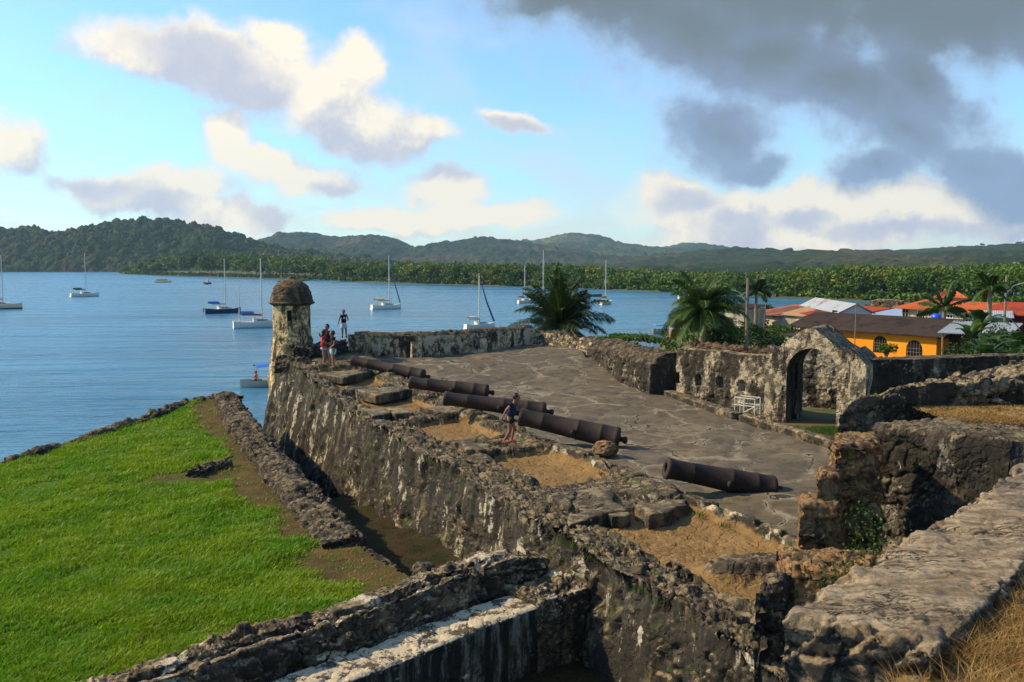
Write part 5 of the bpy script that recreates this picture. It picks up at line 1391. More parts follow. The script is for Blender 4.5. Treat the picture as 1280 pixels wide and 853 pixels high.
def build_people():
    navy = cloth('navy_cloth', (.012, .016, .06)); black = cloth('black_cloth', (.012, .012, .013)); red = cloth('red_cloth', (.45, .02, .02)); lav = cloth('lavender_cloth', (.35, .26, .50))
    turq = cloth('turquoise_cloth', (.25, .60, .55)); pale = cloth('pale_cloth', (.42, .52, .58)); pink = cloth('pink_rubber', (.50, .07, .06)); orange = cloth('orange_cloth', (.85, .12, .02)); white = cloth('white_cloth', (.65, .63, .6))
    g = 'people standing by the sentry tower'
    z = lambda s: zbase(s)
    # boy walking to the right, weight forward, arms bent
    p = W(637, 555, 6.27)
    person('boy in a dark blue top walking past the cannon muzzle', (p[0], p[1], 6.26), R(-18), 1.24,
           dict(pel=(0, 0, .51), sp=(.035, 0, .61), ch=(.075, 0, .715), nk=(.095, 0, .81), hb=(.115, 0, .85), hd=(.14, 0, .91), sl=(.06, .095, .785), el=(.10, .14, .65), wl=(.22, .12, .63), hl=(.27, .105, .64),
                sr=(.085, -.095, .785), er=(-.02, -.135, .68), wr=(-.09, -.14, .54), hr=(-.11, -.135, .50),
                kl=(.075, .05, .30), al=(.02, .05, .075), tl=(.10, .055, .03), kr=(.03, -.05, .28), ar=(-.10, -.05, .06), tr=(-.03, -.055, .018)), (.26, .105, .060), navy, black, shoes=pink)
    p = W(405, 459, 6.5)
    person('girl in a red top and lavender shorts with long black hair', (p[0] , p[1], 6.50), R(15), 1.47,
           dict(hd=(.03, 0, .922), el=(.0, .125, .65), wl=(.11, .09, .60), hl=(.15, .07, .60), er=(.01, -.13, .66), wr=(.13, -.09, .62), hr=(.17, -.07, .62)), (.24, .105, .065), red, lav, longhair=True, group=g, long=.3)
    p = W(416, 461, 6.5)
    person('youth in a black shirt and turquoise shorts by the sentry tower', (p[0] + .02, p[1] , 6.5), R(205), 1.46,
           dict(el=(-.01, .13, .65), wl=(.09, .10, .56), hl=(.12, .08, .54)), (.26, .12, .075), black, turq, group=g, long=.72)
    p = W(408, 456.5, 6.5)
    person('taller man in black behind the girl in the red top', (p[0] + .02, p[1] + .15, 6.5), R(255), 1.62,
           dict(er=(.02, -.16, .68), wr=(.11, -.15, .74), hr=(.14, -.14, .77), el=(.02, .16, .68), wl=(.10, .17, .75), hl=(.12, .18, .78)), (.26, .12, .075), black, black, group=g)
    p = D(430, 422, 38.3)
    person('boy in a black sleeveless top and pale shorts standing on the wall', (p[0], p[1], p[2] - .02), R(-70), 1.24,
           dict(er=(.0, -.15, .66), wr=(.02, -.19, .52), hr=(.03, -.20, .48), el=(.03, .15, .67), wl=(.10, .12, .62), hl=(.13, .10, .62), kl=(.03, .07, .29), al=(.01, .075, .045), tl=(.08, .085, .018)), (.20, .09, .06), black, pale, tank=True, mark=white, shoes=black, long=.85)
    return orange
m_orange_cloth = build_people()

# ================================================================== BOATS
def hull_mb(L, Bm, fb, sheer=.25, transom=.6, n=18, m=9, draft=.35):
    b = MB(); V = []
    for i in range(n):
        t = i / (n - 1); x = -L / 2 + L * t
        wdt = Bm / 2 * (transom + (1 - transom) * math.sin(min(t * 1.9, 1) * math.pi / 2)) * (1 - max(0, (t - .45) / .55) ** 2.2)
        top = fb * (1 + sheer * (2 * t - .9) ** 2)
        for k in range(m):
            a = k / (m - 1) * math.pi                 # port gunwale, keel, starboard gunwale
            y = math.cos(a) * wdt * (1 if abs(math.cos(a)) > .5 else 1) ; zz = top - (top + draft * (1 - max(0, t - .7) * 2.4)) * math.sin(a) ** .7
            V.append((x, y, zz))
    F_ = []
    for i in range(n - 1):
        for k in range(m - 1): F_.append([i * m + k, i * m + k + 1, (i + 1) * m + k + 1, (i + 1) * m + k])
    F_.append([k for k in range(m)])
    b.add(V, F_); return b
def deck_mb(L, Bm, fb, sheer=.25, transom=.6, n=18):
    b = MB(); V = []
    for i in range(n):
        t = i / (n - 1); x = -L / 2 + L * t
        wdt = Bm / 2 * (transom + (1 - transom) * math.sin(min(t * 1.9, 1) * math.pi / 2)) * (1 - max(0, (t - .45) / .55) ** 2.2); top = fb * (1 + sheer * (2 * t - .9) ** 2) - .05
        V += [(x, wdt * .98, top), (x, -wdt * .98, top)]
    b.add(V, [[2 * i, 2 * i + 1, 2 * i + 3, 2 * i + 2] for i in range(n - 1)]); return b
m_wood = mat_plain('varnished_wood', (.30, .16, .07), .5, .4, .2)
m_alu = mat_plain('mast_metal', (.55, .52, .45), .35, .5, .05)
m_wire = mat_plain('rigging_wire', (.25, .24, .22), .5, .4, .05)
m_glassd = mat_plain('cabin_glass', (.03, .04, .05), .2, .6, .05)
m_glass_win = m_glassd
def paint(name, c, r_=.4): return mat_plain(name, c, r_, .4, .08, 3)
def sailboat(px, wl, L, H, rz, hullc, canc, label, mizzen=None, cover=None, mastx=.08, name='sailboat', jib=None, stripe=None, tender=False):
    Y = EYE * F / (wl - 330.0) * math.cos(0); p = W(px, wl, 0.02)
    t = thing(name, label, 'sailboat', p, R(rz), 'sailing boats at anchor in the bay')
    hm = paint('hull_paint', hullc); wm = paint('deck_paint', (.62, .58, .50))
    Bm = L * .33; fb = L * .115
    hb = hull_mb(L, Bm, fb).build('hull', hm, t, smooth=True)
    deck_mb(L, Bm, fb).build('deck', wm, t)
    b = MB(); b.prism([(-L * .12, -Bm * .26), (L * .22, -Bm * .18), (L * .22, Bm * .18), (-L * .12, Bm * .26)], fb * .8, [fb * 1.62, fb * 1.35, fb * 1.35, fb * 1.62]); cb = b.build('cabin', wm, t)
    b = MB()
    for s_ in (-1, 1): b.box((L * .04, s_ * Bm * .226, fb * 1.28), (L * .2, .03, fb * .2), rz=-s_ * .1)
    b.build_each('window', m_glassd, cb)
    mx_ = L * mastx
    b = MB(); b.tube([(mx_, 0, fb), (mx_, 0, H)], [.13, .09], 8); ma = b.build('mast', m_alu, t); b = MB(); b.tube([(mx_, -Bm * .22, H * .55), (mx_, Bm * .22, H * .55)], .03, 5); b.build('spreader', m_alu, ma)
    b = MB(); b.tube([(mx_, 0, fb * 2.0), (mx_ - L * .38, 0, fb * 2.05)], .06, 6); bo = b.build('boom', m_alu, t)
    b = MB(); b.tube([(mx_ - .1, 0, fb * 2.15), (mx_ - L * .2, 0, fb * 2.25), (mx_ - L * .36, 0, fb * 2.12)], [.17, .15, .09], 8); b.build('sail_cover', paint('canvas', cover or canc, .8), bo)
    b = MB()
    for e in ((L * .49, 0, fb * 1.35), (-L * .48, 0, fb), (mx_, Bm * .48, fb), (mx_, -Bm * .48, fb)): b.tube([(mx_, 0, H * .98), e], .014, 4, caps=False)
    b.build_each('stay', m_wire, t)
    if jib: b = MB(); b.tube([(L * .46, 0, fb * 1.5), (mx_ + (L * .46 - mx_) * .5, 0, H * .5), (mx_ + .15, 0, H * .95)], [.16, .12, .04], 8); b.build('furled_jib', paint('canvas', jib, .8), t)
    # sprayhood over the cockpit with its bows
    b = MB(); V = []; nx, ny = 5, 9
    for i in range(nx):
        x = -L * .36 + L * .24 * i / (nx - 1)
        for k in range(ny):
            a = math.pi * k / (ny - 1); V.append((x, math.cos(a) * Bm * .30, fb * 2.25 + math.sin(a) * fb * .6 - abs(i - 2) * .03))
    b.add(V, [[i * ny + k, i * ny + k + 1, (i + 1) * ny + k + 1, (i + 1) * ny + k] for i in range(nx - 1) for k in range(ny - 1)]); cn = b.build('canopy', paint('canvas', canc, .8), t)
    b = MB()
    for x in (-L * .36, -L * .12):
        for s_ in (-1, 1): b.tube([(x, s_ * Bm * .30, fb * .9), (x, s_ * Bm * .30, fb * 2.28)], .025, 5)
    b.build_each('canopy_post', m_alu, cn)
    if mizzen: b = MB(); b.tube([(-L * .38, 0, fb), (-L * .38, 0, mizzen)], [.10, .07], 8); b.build('mizzen_mast', m_alu, t)
    if stripe: hull_mb(L * 1.004, Bm * 1.01, fb * .25, draft=.3).build('waterline_stripe', paint('hull_paint', stripe), t)
    return t
def build_boats():
    W_, CR, NV, BL = (.62, .60, .55), (.60, .50, .36), (.012, .03, .09), (.02, .10, .42)
    sailboat(1, 386.5, 9.5, 12.4, 8, CR, (.45, .28, .16), 'cream sailing boat cut by the left edge of the photo', mastx=.06, stripe=(.12, .05, .03))
    sailboat(106, 371, 9.0, 13.8, 48, W_, (.04, .06, .03), 'white sailing boat with a blue bundle, in front of the dark forested hill', cover=BL, mastx=.05)
    sailboat(278.5, 391.5, 8.0, 11.6, 40, NV, BL, 'navy hulled sailing boat with a blue canopy', cover=(.5, .5, .5))
    sailboat(325, 409.5, 8.5, 11.4, 25, W_, (.02, .09, .25), 'two masted grey boat just left of the sentry tower', mizzen=7.0, cover=(.5, .05, .03), mastx=.04, name='ketch')
    sailboat(483, 386.5, 8.0, 12.4, 38, (.68, .66, .58), (.55, .42, .20), 'white sailing boat with tan canopy alone in the middle of the bay', mizzen=None, mastx=.10, jib=(.02, .12, .2))
    sailboat(600, 411, 6.5, 8.6, 42, W_, (.5, .5, .5), 'small white sailboat with a furled blue jib close behind the parapet', jib=(.02, .05, .14), mastx=-.02)
    sailboat(656, 379, 6.2, 10.2, 50, (.60, .52, .42), (.30, .15, .1), 'cream sailing boat just left of the dark palm', mastx=.0)
    sailboat(679, 378, 9.0, 14.2, 30, W_, (.3, .2, .1), 'sailing boat of which the palm leaves only the tall mast in view', mastx=.0)
    sailboat(757, 380.5, 7.0, 11.4, 60, (.62, .55, .42), (.20, .14, .07), 'cream sailing boat at the right of the dark palm', mastx=.0)
    # blue ball fender / wind generator on the small sailboat
    # far ferry with awning
    p = W(204, 353.5, 0); t = thing('tour_boat', 'long white and orange boat lying off the near headland', 'boat', p, R(10))
    hull_mb(9, 2.4, .9).build('hull', paint('hull_paint', (.70, .55, .32)), t); deck_mb(9, 2.4, .9).build('deck', paint('deck_paint', (.5, .3, .15)), t)
    b = MB(); b.box((-.6, 0, 1.5), (5.5, 1.9, 1.1)); b.build('cabin', paint('hull_paint', (.70, .42, .18)), t)
    b = MB(); b.box((-.6, 0, 2.12), (6.2, 2.2, .14)); b.build('roof', paint('deck_paint', (.7, .68, .6)), t)
    p = W(260, 355.5, 0); t = thing('tug_boat', 'tiny brown boat with two white posts near the far shore', 'boat', p, R(70))
    hull_mb(5.5, 2.2, .9).build('hull', paint('hull_paint', (.10, .05, .04)), t); deck_mb(5.5, 2.2, .9).build('deck', paint('deck_paint', (.2, .1, .08)), t)
    b = MB(); b.box((-.5, -.5, 1.7), (1.2, .7, 1.6)); b.box((-.3, .7, 1.6), (.6, .5, 1.4)); b.build_each('wheelhouse', paint('deck_paint', (.6, .5, .4)), t)
    p = W(417, 354, .1); t = thing('beached_boat', 'small white boat pulled up on the far beach right of the tower dome', 'boat', p, R(5))
    hull_mb(5, 1.7, .8).build('hull', paint('hull_paint', (.7, .7, .68)), t); b = MB(); b.box((0, 0, .5), (.5, 1.3, .08)); b.box((-1.4, 0, .5), (.4, 1.3, .08)); b.build_each('thwart', m_wood, t)
    p = W(742, 371, 0); t = thing('rowing_boat', 'dark open boat on the water right of the palm crown', 'boat', p, R(5))
    hull_mb(5.5, 1.6, .7).build('hull', paint('hull_paint', (.05, .05, .045)), t); b = MB(); b.box((0, 0, .5), (.5, 1.3, .08)); b.box((-1.4, 0, .5), (.4, 1.3, .08)); b.build_each('thwart', m_wood, t)
    # motor launch with blue canopy
    p = W(335, 483, 0); t = thing('motor_launch', 'small white launch with a blue canopy beside the foot of the tower', 'boat', p, R(205))
    hull_mb(4.6, 1.7, .55, draft=.2).build('hull', paint('hull_paint', (.40, .37, .30)), t, smooth=True)
    deck_mb(4.6, 1.7, .35).build('deck', paint('deck_paint', (.10, .10, .11)), t)
    cn = MB(); V = []
    for i in range(6):
        for k in range(7):
            a = k / 6 * 2 - 1; V.append((-1.3 + 2.4 * i / 5, a * .85, 1.98 - .22 * a * a - .05 * (i / 2.5 - 1) ** 2))
    cn.add(V, [[i * 7 + k, i * 7 + k + 1, (i + 1) * 7 + k + 1, (i + 1) * 7 + k] for i in range(5) for k in range(6)])
    c_ = cn.build('canopy', paint('canvas', (.02, .14, .50), .8), t); c_['label'] = 'bright blue canopy'
    b = MB()
    for x in (-1.2, 1.0):
        for s_ in (-1, 1): b.tube([(x, s_ * .8, .4), (x, s_ * .8, 1.78)], .02, 5)
    b.build_each('canopy_post', m_alu, t)
    b = MB(); b.box((-2.25, 0, .75), (.35, .3, .55)); b.tube([(-2.3, 0, .5), (-2.4, 0, -.3)], .06, 6); b.build('outboard_motor', m_black, t)
    b = MB(); b.box((.2, 0, .55), (.4, 1.2, .08)); b.box((-.9, 0, .55), (.4, 1.2, .08)); b.build_each('thwart', m_wood, t)
    q = Matrix.Rotation(R(205), 4, 'Z') @ Vector((.95, .15, 0))
    person('person in an orange life vest sitting in the launch', (p[0] + q.x, p[1] + q.y, .02), R(160), 1.65,
           dict(pel=(0, 0, .36), sp=(.01, 0, .46), ch=(.02, 0, .57), nk=(.03, 0, .665), hb=(.035, 0, .705), hd=(.045, 0, .765), sl=(.01, .098, .635), sr=(.01, -.098, .635), el=(.06, .13, .50), wl=(.16, .10, .46), hl=(.2, .09, .46), er=(.06, -.13, .50), wr=(.16, -.10, .46), hr=(.2, -.09, .46),
                pl=(.02, .05, .345), kl=(.22, .06, .37), al=(.22, .06, .22), tl=(.30, .065, .20), pr=(.02, -.05, .345), kr=(.22, -.06, .37), ar=(.22, -.06, .22), tr=(.30, -.065, .20)), (.2, .09, .06), m_orange_cloth, m_black)
build_boats()
# ================================================================== VILLAGE BEHIND THE WALLS
def zg(x, y): return float(land_z(np.array([x]), np.array([y]))[0])
def corrug(name, A, B, C_, D_, mat, parent, n=None, amp=.03, th=.03, pitch=.16):
    """corrugated sheet: A-B the eave, D-C the ridge; ribs run up the slope"""
    A, B, C_, D_ = map(lambda v: np.array(v, float), (A, B, C_, D_)); L = np.linalg.norm(B - A); n = n or max(8, int(L / pitch * 4)); m = 5
    nr = np.cross(B - A, D_ - A); nr /= np.linalg.norm(nr)
    if nr[2] < 0: nr = -nr
    u = np.linspace(0, 1, n); w_ = np.sin(u * L / pitch * 2 * math.pi) * amp
    V = []
    for i in range(n):
        for k in range(m):
            q = k / (m - 1); p = (A * (1 - u[i]) + B * u[i]) * (1 - q) + (D_ * (1 - u[i]) + C_ * u[i]) * q; V.append(p + nr * w_[i])
    V = np.array(V); f = grid_faces(n, m); V2 = V - nr * th; f2 = f[:, ::-1] + len(V)
    o = mk(name, np.concatenate([V, V2]), np.concatenate([f, f2]), mat, parent=parent); return o
def localize(t):
    return lambda p: np.array(p) - np.array(t.location)
m_roofdark = mat_plain('old_dark_roof', (.060, .040, .030), .8, .2, .5, 1.2, dirt=(.02, .018, .016), dirtamt=.5)
m_roofgrey = mat_plain('zinc_roof', (.34, .36, .38), .55, .4, .2, .8, dirt=(.16, .10, .07), dirtamt=.3)
m_rooforange = mat_plain('orange_roof', (.50, .115, .028), .75, .2, .25, .7, dirt=(.22, .07, .03), dirtamt=.4)
m_roofred = mat_plain('red_roof', (.38, .055, .022), .7, .2, .25, .8, dirt=(.15, .05, .03), dirtamt=.5)
m_roofrust = mat_plain('rusty_pink_roof', (.36, .13, .08), .75, .2, .35, .5, dirt=(.16, .07, .04), dirtamt=.6)
m_rooftan = mat_plain('tan_roof', (.45, .27, .13), .7, .2, .2, .6)
m_yellow = mat_plain('orange_yellow_wall', (.72, .26, .012), .85, .2, .12, .6, dirt=(.40, .16, .02), dirtamt=.25)
m_cream = mat_plain('cream_wall', (.42, .37, .28), .85, .2, .12, .5, dirt=(.20, .17, .13), dirtamt=.4)
m_lilac = mat_plain('pale_lilac_wall', (.44, .44, .48), .85, .2, .12, .5, dirt=(.25, .24, .26), dirtamt=.4)
m_paley = mat_plain('pale_yellow_wall', (.55, .52, .22), .85, .2, .15, .5)
m_greenw = mat_plain('green_wall', (.12, .26, .10), .85, .2, .2, .5)
m_redw = mat_plain('dark_red_wall', (.22, .03, .025), .85, .2, .2, .5)
m_oldwall = mat_masonry('old_customs_wall', stone=(.30, .25, .17), light=(.38, .32, .22), dark=.35, plaster=.3, scale=2, moss=.1)
m_bars = mat_plain('window_bars', (.20, .16, .12), .7, .3, .2)
m_bluetank = mat_plain('blue_plastic', (.008, .07, .62), .35, .5, .05)
m_bluetank2 = mat_plain('light_blue_plastic', (.02, .22, .62), .35, .5, .05)

def arch_window(t, c, T, Nf, w_, h_, parent, bars=True, mat=None):
    """dark arched opening with its grille, set in front of a wall; c bottom centre (local), T along the wall, Nf towards the viewer"""
    T = np.array([*T, 0.]); Nf = np.array([*Nf, 0.]); c = np.array(c, float); r_ = w_ / 2; sp = h_ - r_
    out = [(-r_, 0), (r_, 0)] + [(r_ * math.cos(a), sp + r_ * math.sin(a)) for a in np.linspace(0, math.pi, 14)]
    b = MB(); f = [c + T * x + Nf * .02 + np.array([0, 0, z]) for x, z in out]; k = [p - Nf * .18 for p in f]
    b.add(f + k, [list(range(len(f)))] + [[i, (i + 1) % len(f), (i + 1) % len(f) + len(f), i + len(f)] for i in range(len(f))])
    wo = b.build('window', m_black, parent)
    if bars:
        g = MB(); p0 = c + Nf * .05
        for x in np.linspace(-r_ * .75, r_ * .75, 5): g.tube([p0 + T * x, p0 + T * x + np.array([0, 0, sp + math.sqrt(max(r_ * r_ - x * x, 0)) - .03])], .014, 5)
        for z in (sp * .35, sp * .7, sp): g.tube([p0 - T * r_ + np.array([0, 0, z]), p0 + T * r_ + np.array([0, 0, z])], .014, 5)
        o = g.build('grille', m_bars, wo)
    return wo
def rect_window(c, T, Nf, w_, h_, parent, frame=None, div=0):
    T = np.array([*T, 0.]); Nf = np.array([*Nf, 0.]); c = np.array(c, float); rz = math.atan2(T[1], T[0])
    b = MB(); b.box(c + np.array([0, 0, h_ / 2]) + Nf * .0, (w_, .10, h_), rz=rz); o = b.build('window', m_black, parent)
    if frame is not None:
        b = MB(); z = np.array([0, 0, 1.])
        for s_ in (-1, 1): b.box(c + T * s_ * w_ / 2 + z * h_ / 2 + Nf * .06, (.07, .06, h_ + .07), rz=rz); b.box(c + z * (h_ / 2 + s_ * h_ / 2) + Nf * .075, (w_ + .14, .06, .07), rz=rz)
        for i in range(div): b.box(c + T * (-w_ / 2 + w_ * (i + 1) / (div + 1)) + z * h_ / 2 + Nf * .06, (.05, .05, h_), rz=rz)
        if div: b.box(c + z * h_ / 2 + Nf * .06, (w_, .045, .05), rz=rz)
        b.build('frame', frame, o)
    return o
def walls(poly, z0, z1, mat, parent, name='wall'):
    b = MB(); b.prism(poly, z0, z1); return b.build(name, mat, parent)

def build_yellow_house():
    A = np.array(D(1000, 409, 65.4)); B = np.array(D(1171, 424, 56.6)); zt = 5.95; z0 = 3.2
    t = thing('house', 'orange yellow house with a long dark roof and two arched barred windows', 'house', (A[0], A[1], z0)); L_ = localize(t)
    T = (B - A)[:2]; L = np.linalg.norm(T); T /= L; Nb = np.array([-T[1], T[0]]); Nf = -Nb; wd = 5.0
    P = [A[:2], B[:2], B[:2] + Nb * wd, A[:2] + Nb * wd]; loc = np.array(t.location)
    walls([p - loc[:2] for p in P], 0, zt - z0, m_yellow, t)
    o_ = .55; zr = 6.85
    def p3(p, z): return np.array([p[0], p[1], z]) - loc
    e0, e1 = A[:2] - T * o_ * 1.6 + Nf * o_, B[:2] + T * .75 + Nf * o_; r0, r1 = A[:2] - T * o_ * 1.0 + Nb * wd / 2, B[:2] + T * .5 + Nb * wd / 2; b0, b1 = A[:2] - T * o_ * 1.6 + Nb * (wd + o_), B[:2] + T * .7 + Nb * (wd + o_)
    ze = zt - .12
    corrug('roof', p3(e0, ze), p3(e1, ze), p3(r1, zr), p3(r0, zr), m_roofdark, t); corrug('roof', p3(b0, ze), p3(b1, ze), p3(r1, zr), p3(r0, zr), m_roofdark, t)
    b = MB(); b.prism([(B[:2] + T * .003 + Nb * 0 - loc[:2]), (B[:2] + T * .12 - loc[:2]), (B[:2] + T * .12 + Nb * wd - loc[:2]), (B[:2] + T * .003 + Nb * wd - loc[:2])], zt - z0 - .3, [zt - z0 - .1, zt - z0 - .1, zt - z0 - .05, zt - z0 - .05]); b.build('gable_board', m_roofdark, t)
    for px, yb, yt in ((1102, 441, 420), (1145, 451, 425.5)):
        k = (px - 640) / F; u = (k * A[1] - A[0]) / (T[0] - k * T[1]); q = A[:2] + T * u
        zz1 = EYE - (yt - 330) / F * q[1]; zz0 = EYE - (yb - 330) / F * q[1]
        arch_window(t, (q[0] - loc[0], q[1] - loc[1], zz0 - z0), T, Nf, 1.02 if px < 1120 else 1.1, zz1 - zz0, t)
    return
build_yellow_house()

def simple_house(label, cat, pa, pb, Y0, Y1, ye_a, ye_b, z0, wd, rise, wallm, roofm, over=.4, ridge_dir='along', wins=(), hip=False, mono=False, name='house'):
    """front wall from pixel column pa (at Y0) to pb (at Y1); ye: eave pixel rows; roof ridge parallel ('along') to the front or gable to the front"""
    A = np.array(D(pa, ye_a, Y0)); B = np.array(D(pb, ye_b, Y1)); zt = (A[2] + B[2]) / 2
    t = thing(name, label, cat, (A[0], A[1], z0)); loc = np.array(t.location)
    T = (B - A)[:2]; L = np.linalg.norm(T); T /= L; Nb = np.array([-T[1], T[0]]); Nf = -Nb
    P = [A[:2], B[:2], B[:2] + Nb * wd, A[:2] + Nb * wd]
    def p3(p, z): return np.array([p[0], p[1], z]) - loc
    if ridge_dir == 'along':
        walls([p - loc[:2] for p in P], 0, zt - z0, wallm, t)
        e0, e1 = A[:2] - T * over + Nf * over, B[:2] + T * over + Nf * over; b0, b1 = e0 + Nb * (wd + 2 * over), e1 + Nb * (wd + 2 * over)
        if mono:
            corrug('roof', p3(e0, zt + .03), p3(e1, zt + .03), p3(b1, zt + rise), p3(b0, zt + rise), roofm, t)
        else:
            hh = min(wd / 2, L * .45) if hip else 0
            r0, r1 = A[:2] - T * over + Nb * wd / 2 + T * hh, B[:2] + T * over + Nb * wd / 2 - T * hh
            corrug('roof', p3(e0, zt), p3(e1, zt), p3(r1, zt + rise), p3(r0, zt + rise), roofm, t); corrug('roof', p3(b0, zt), p3(b1, zt), p3(r1, zt + rise), p3(r0, zt + rise), roofm, t)
            if hip:
                corrug('roof', p3(e0, zt), p3(b0, zt), p3(r0, zt + rise), p3(r0, zt + rise), roofm, t); corrug('roof', p3(e1, zt), p3(b1, zt), p3(r1, zt + rise), p3(r1, zt + rise), roofm, t)
            else:
                b = MB()
                for q in (A[:2], B[:2]):
                    a_, m_, c_ = p3(q, zt), p3(q + Nb * wd / 2, zt + rise - .06), p3(q + Nb * wd, zt); b.add([a_, m_, c_], [[0, 1, 2]])
                b.build_each('gable', wallm, t)
    else:
        hm = [zt - z0] * 4; walls([p - loc[:2] for p in P], 0, zt - z0, wallm, t)
        b = MB(); m0 = (A[:2] + B[:2]) / 2
        b.add([p3(A[:2], zt), p3(m0, zt + rise), p3(B[:2], zt), p3(A[:2] + Nb * wd, zt), p3(m0 + Nb * wd, zt + rise), p3(B[:2] + Nb * wd, zt)], [[0, 1, 2], [5, 4, 3], [0, 3, 4, 1], [1, 4, 5, 2]]); b.build('gable', wallm, t)
        for s_, q in ((-1, A[:2]), (1, B[:2])):
            ov = over / (L / 2) * rise
            e0 = q + T * s_ * over + Nf * over; e1 = e0 + Nb * (wd + 2 * over); r0 = m0 + Nf * over; r1 = r0 + Nb * (wd + 2 * over)
            corrug('roof', p3(e0, zt - ov + .08), p3(e1, zt - ov + .08), p3(r1, zt + rise + .08), p3(r0, zt + rise + .08), roofm, t)
    for (kind, px, yb, yt, w_) in wins:
        k = (px - 640) / F; u = (k * A[1] - A[0]) / (T[0] - k * T[1]); q = A[:2] + T * u
        z1_ = EYE - (yt - 330) / F * q[1]; z0_ = EYE - (yb - 330) / F * q[1]
        if kind == 'a': arch_window(t, (q[0] - loc[0], q[1] - loc[1], z0_ - z0), T, Nf, w_, z1_ - z0_, t)
        elif kind == 'd':
            b = MB(); b.box((q[0] - loc[0], q[1] - loc[1], (z1_ + z0_) / 2 - z0), (w_, .12, z1_ - z0_), rz=math.atan2(T[1], T[0])); b.build('door', m_black, t)
        else: rect_window((q[0] - loc[0], q[1] - loc[1], z0_ - z0), T, Nf, w_, z1_ - z0_, t, frame=m_cream if kind == 'w' else paint('white_frame', (.7, .7, .68)), div=2 if kind == 'g' else 1)
    return t, A, B, T, Nb, zt
def build_village():
    # long orange roofed house with white grilles
    t, A, B, T, Nb, zt = simple_house('long cream house with an orange roof and white window grilles', 'house', 1128, 1222, 84, 76, 385, 391, 3.1, 7, .72, m_cream, m_rooforange, .7,
                 wins=[('w', 1133, 396, 386, .75), ('g', 1153, 397, 388, .9), ('g', 1187, 402, 393, 1.0), ('w', 1213, 404, 391, .85)])
    simple_house('small square lookout room with an orange pyramid roof above the long house', 'lookout', 1172, 1204, 86, 85, 372.5, 372.5, 5.0, 2.6, .65, m_cream, m_rooforange, .35, hip=True, wins=[('w', 1182, 378, 374.4, .6), ('w', 1194, 378, 374.4, .6)])
    simple_house('house with a bright red roof at the right edge of the village', 'house', 1236, 1282, 74, 71, 392, 394, 3.1, 5, .9, m_redw, m_roofred, .6, wins=[('d', 1250, 415, 396, 1.0)])
    simple_house('green walled house in the shade left of the red roof', 'house', 1224, 1262, 70, 69, 397, 398, 3.1, 3.5, .4, m_greenw, m_roofgrey, .3, mono=True, wins=[('d', 1240, 415, 401, .9)])
    # pale gabled house and its lean-tos
    simple_house('pale lilac gabled house with a grey zinc roof', 'house', 1003, 1050, 104, 88, 385, 388.5, 3.1, 3.1, .95, m_lilac, m_roofgrey, .3)
    simple_house('shed with a tan and red lean-to roof beside the pale gabled house', 'shed', 1000, 1050, 97, 88, 396, 394, 3.1, 5, 1.0, m_lilac, m_roofred, .3, mono=True, wins=[('d', 1044, 403, 388, .9)])
    simple_house('shed with a tan sheet roof between the rusty and the red roofs', 'shed', 978, 1004, 98, 95, 394.5, 395, 3.1, 5, 1.1, m_cream, m_rooftan, .4, mono=True)
    simple_house('low shed with a rusty pink roof and grey front sheet', 'shed', 942, 978, 104, 99, 393, 395, 3.1, 6, 1.0, m_cream, m_roofrust, .6, mono=True, wins=[('d', 952, 403, 396, 1.0)])
    simple_house('dark roofed hut half hidden behind the large bush', 'hut', 906, 930, 98, 96, 386, 386, 3.0, 4, .35, m_cream, m_roofdark, .5, mono=True)
    simple_house('pale yellow outbuilding at the left end of the orange yellow house', 'outbuilding', 980, 998, 62, 60, 420, 421, 3.1, 3, .3, m_paley, m_roofdark, .25, mono=True, wins=[])
    simple_house('shed with a flat pale blue roof behind the dark roof', 'shed', 1086, 1130, 96, 92, 394.5, 396, 3.0, 7, .9, m_cream, mat_plain('pale_blue_roof', (.33, .42, .55), .6, .3, .12, .6), .2, mono=True)
    # ruined customs wall far behind
    A = np.array(D(1086, 375, 118)); B = np.array(D(1132, 375, 116))
    sweep('ruined_wall', [(A[0], A[1], 0), (B[0], B[1], 0)], [(-.4, 3), (-.38, A[2]), (.3, A[2] + .05), (.4, 3)], m_oldwall, .12, .12, .08, .8, .1, 401, 1, 'brown ruined wall standing far behind the pale blue roof', 'wall', heightvar=.3)
    # dark open shelter with a zinc sheet
    A = np.array(D(1171, 416, 54.5)); B = np.array(D(1262, 419, 52)); t = thing('shelter', 'dark open shelter under a flat grey sheet roof next to the banana plants', 'shelter', (A[0], A[1], 3.2)); loc = np.array(t.location)
    T = (B - A)[:2]; L = np.linalg.norm(T); T /= L; Nb = np.array([-T[1], T[0]]); zt = A[2]
    def p3(p, z): return np.array([p[0], p[1], z]) - loc
    corrug('roof', p3(A[:2], zt), p3(B[:2], zt), p3(B[:2] + Nb * 4.5, zt + .52), p3(A[:2] + Nb * 4.5, zt + .52), m_roofgrey, t)
    b = MB()
    for u in (.3, L * .5, L - .3): b.tube([p3(A[:2] + T * u + Nb * .2, 3.2), p3(A[:2] + T * u + Nb * .2, zt)], .05, 6)
    b.build_each('post', m_wood, t)
    m = mat_plain('dark_boards', (.05, .035, .025), .9, .1, .4, 2); P = [A[:2] + Nb * 3.2, B[:2] + Nb * 3.2, B[:2] + Nb * 3.4, A[:2] + Nb * 3.4]; walls([p - loc[:2] for p in P], 0, zt - 3.2, m, t, 'back_wall')
    q = A[:2] + T * 2.9 + Nb * 3.19; rect_window((q[0] - loc[0], q[1] - loc[1], 1.2), T, -Nb, 1.1, .8, t, frame=m_lilac, div=1)
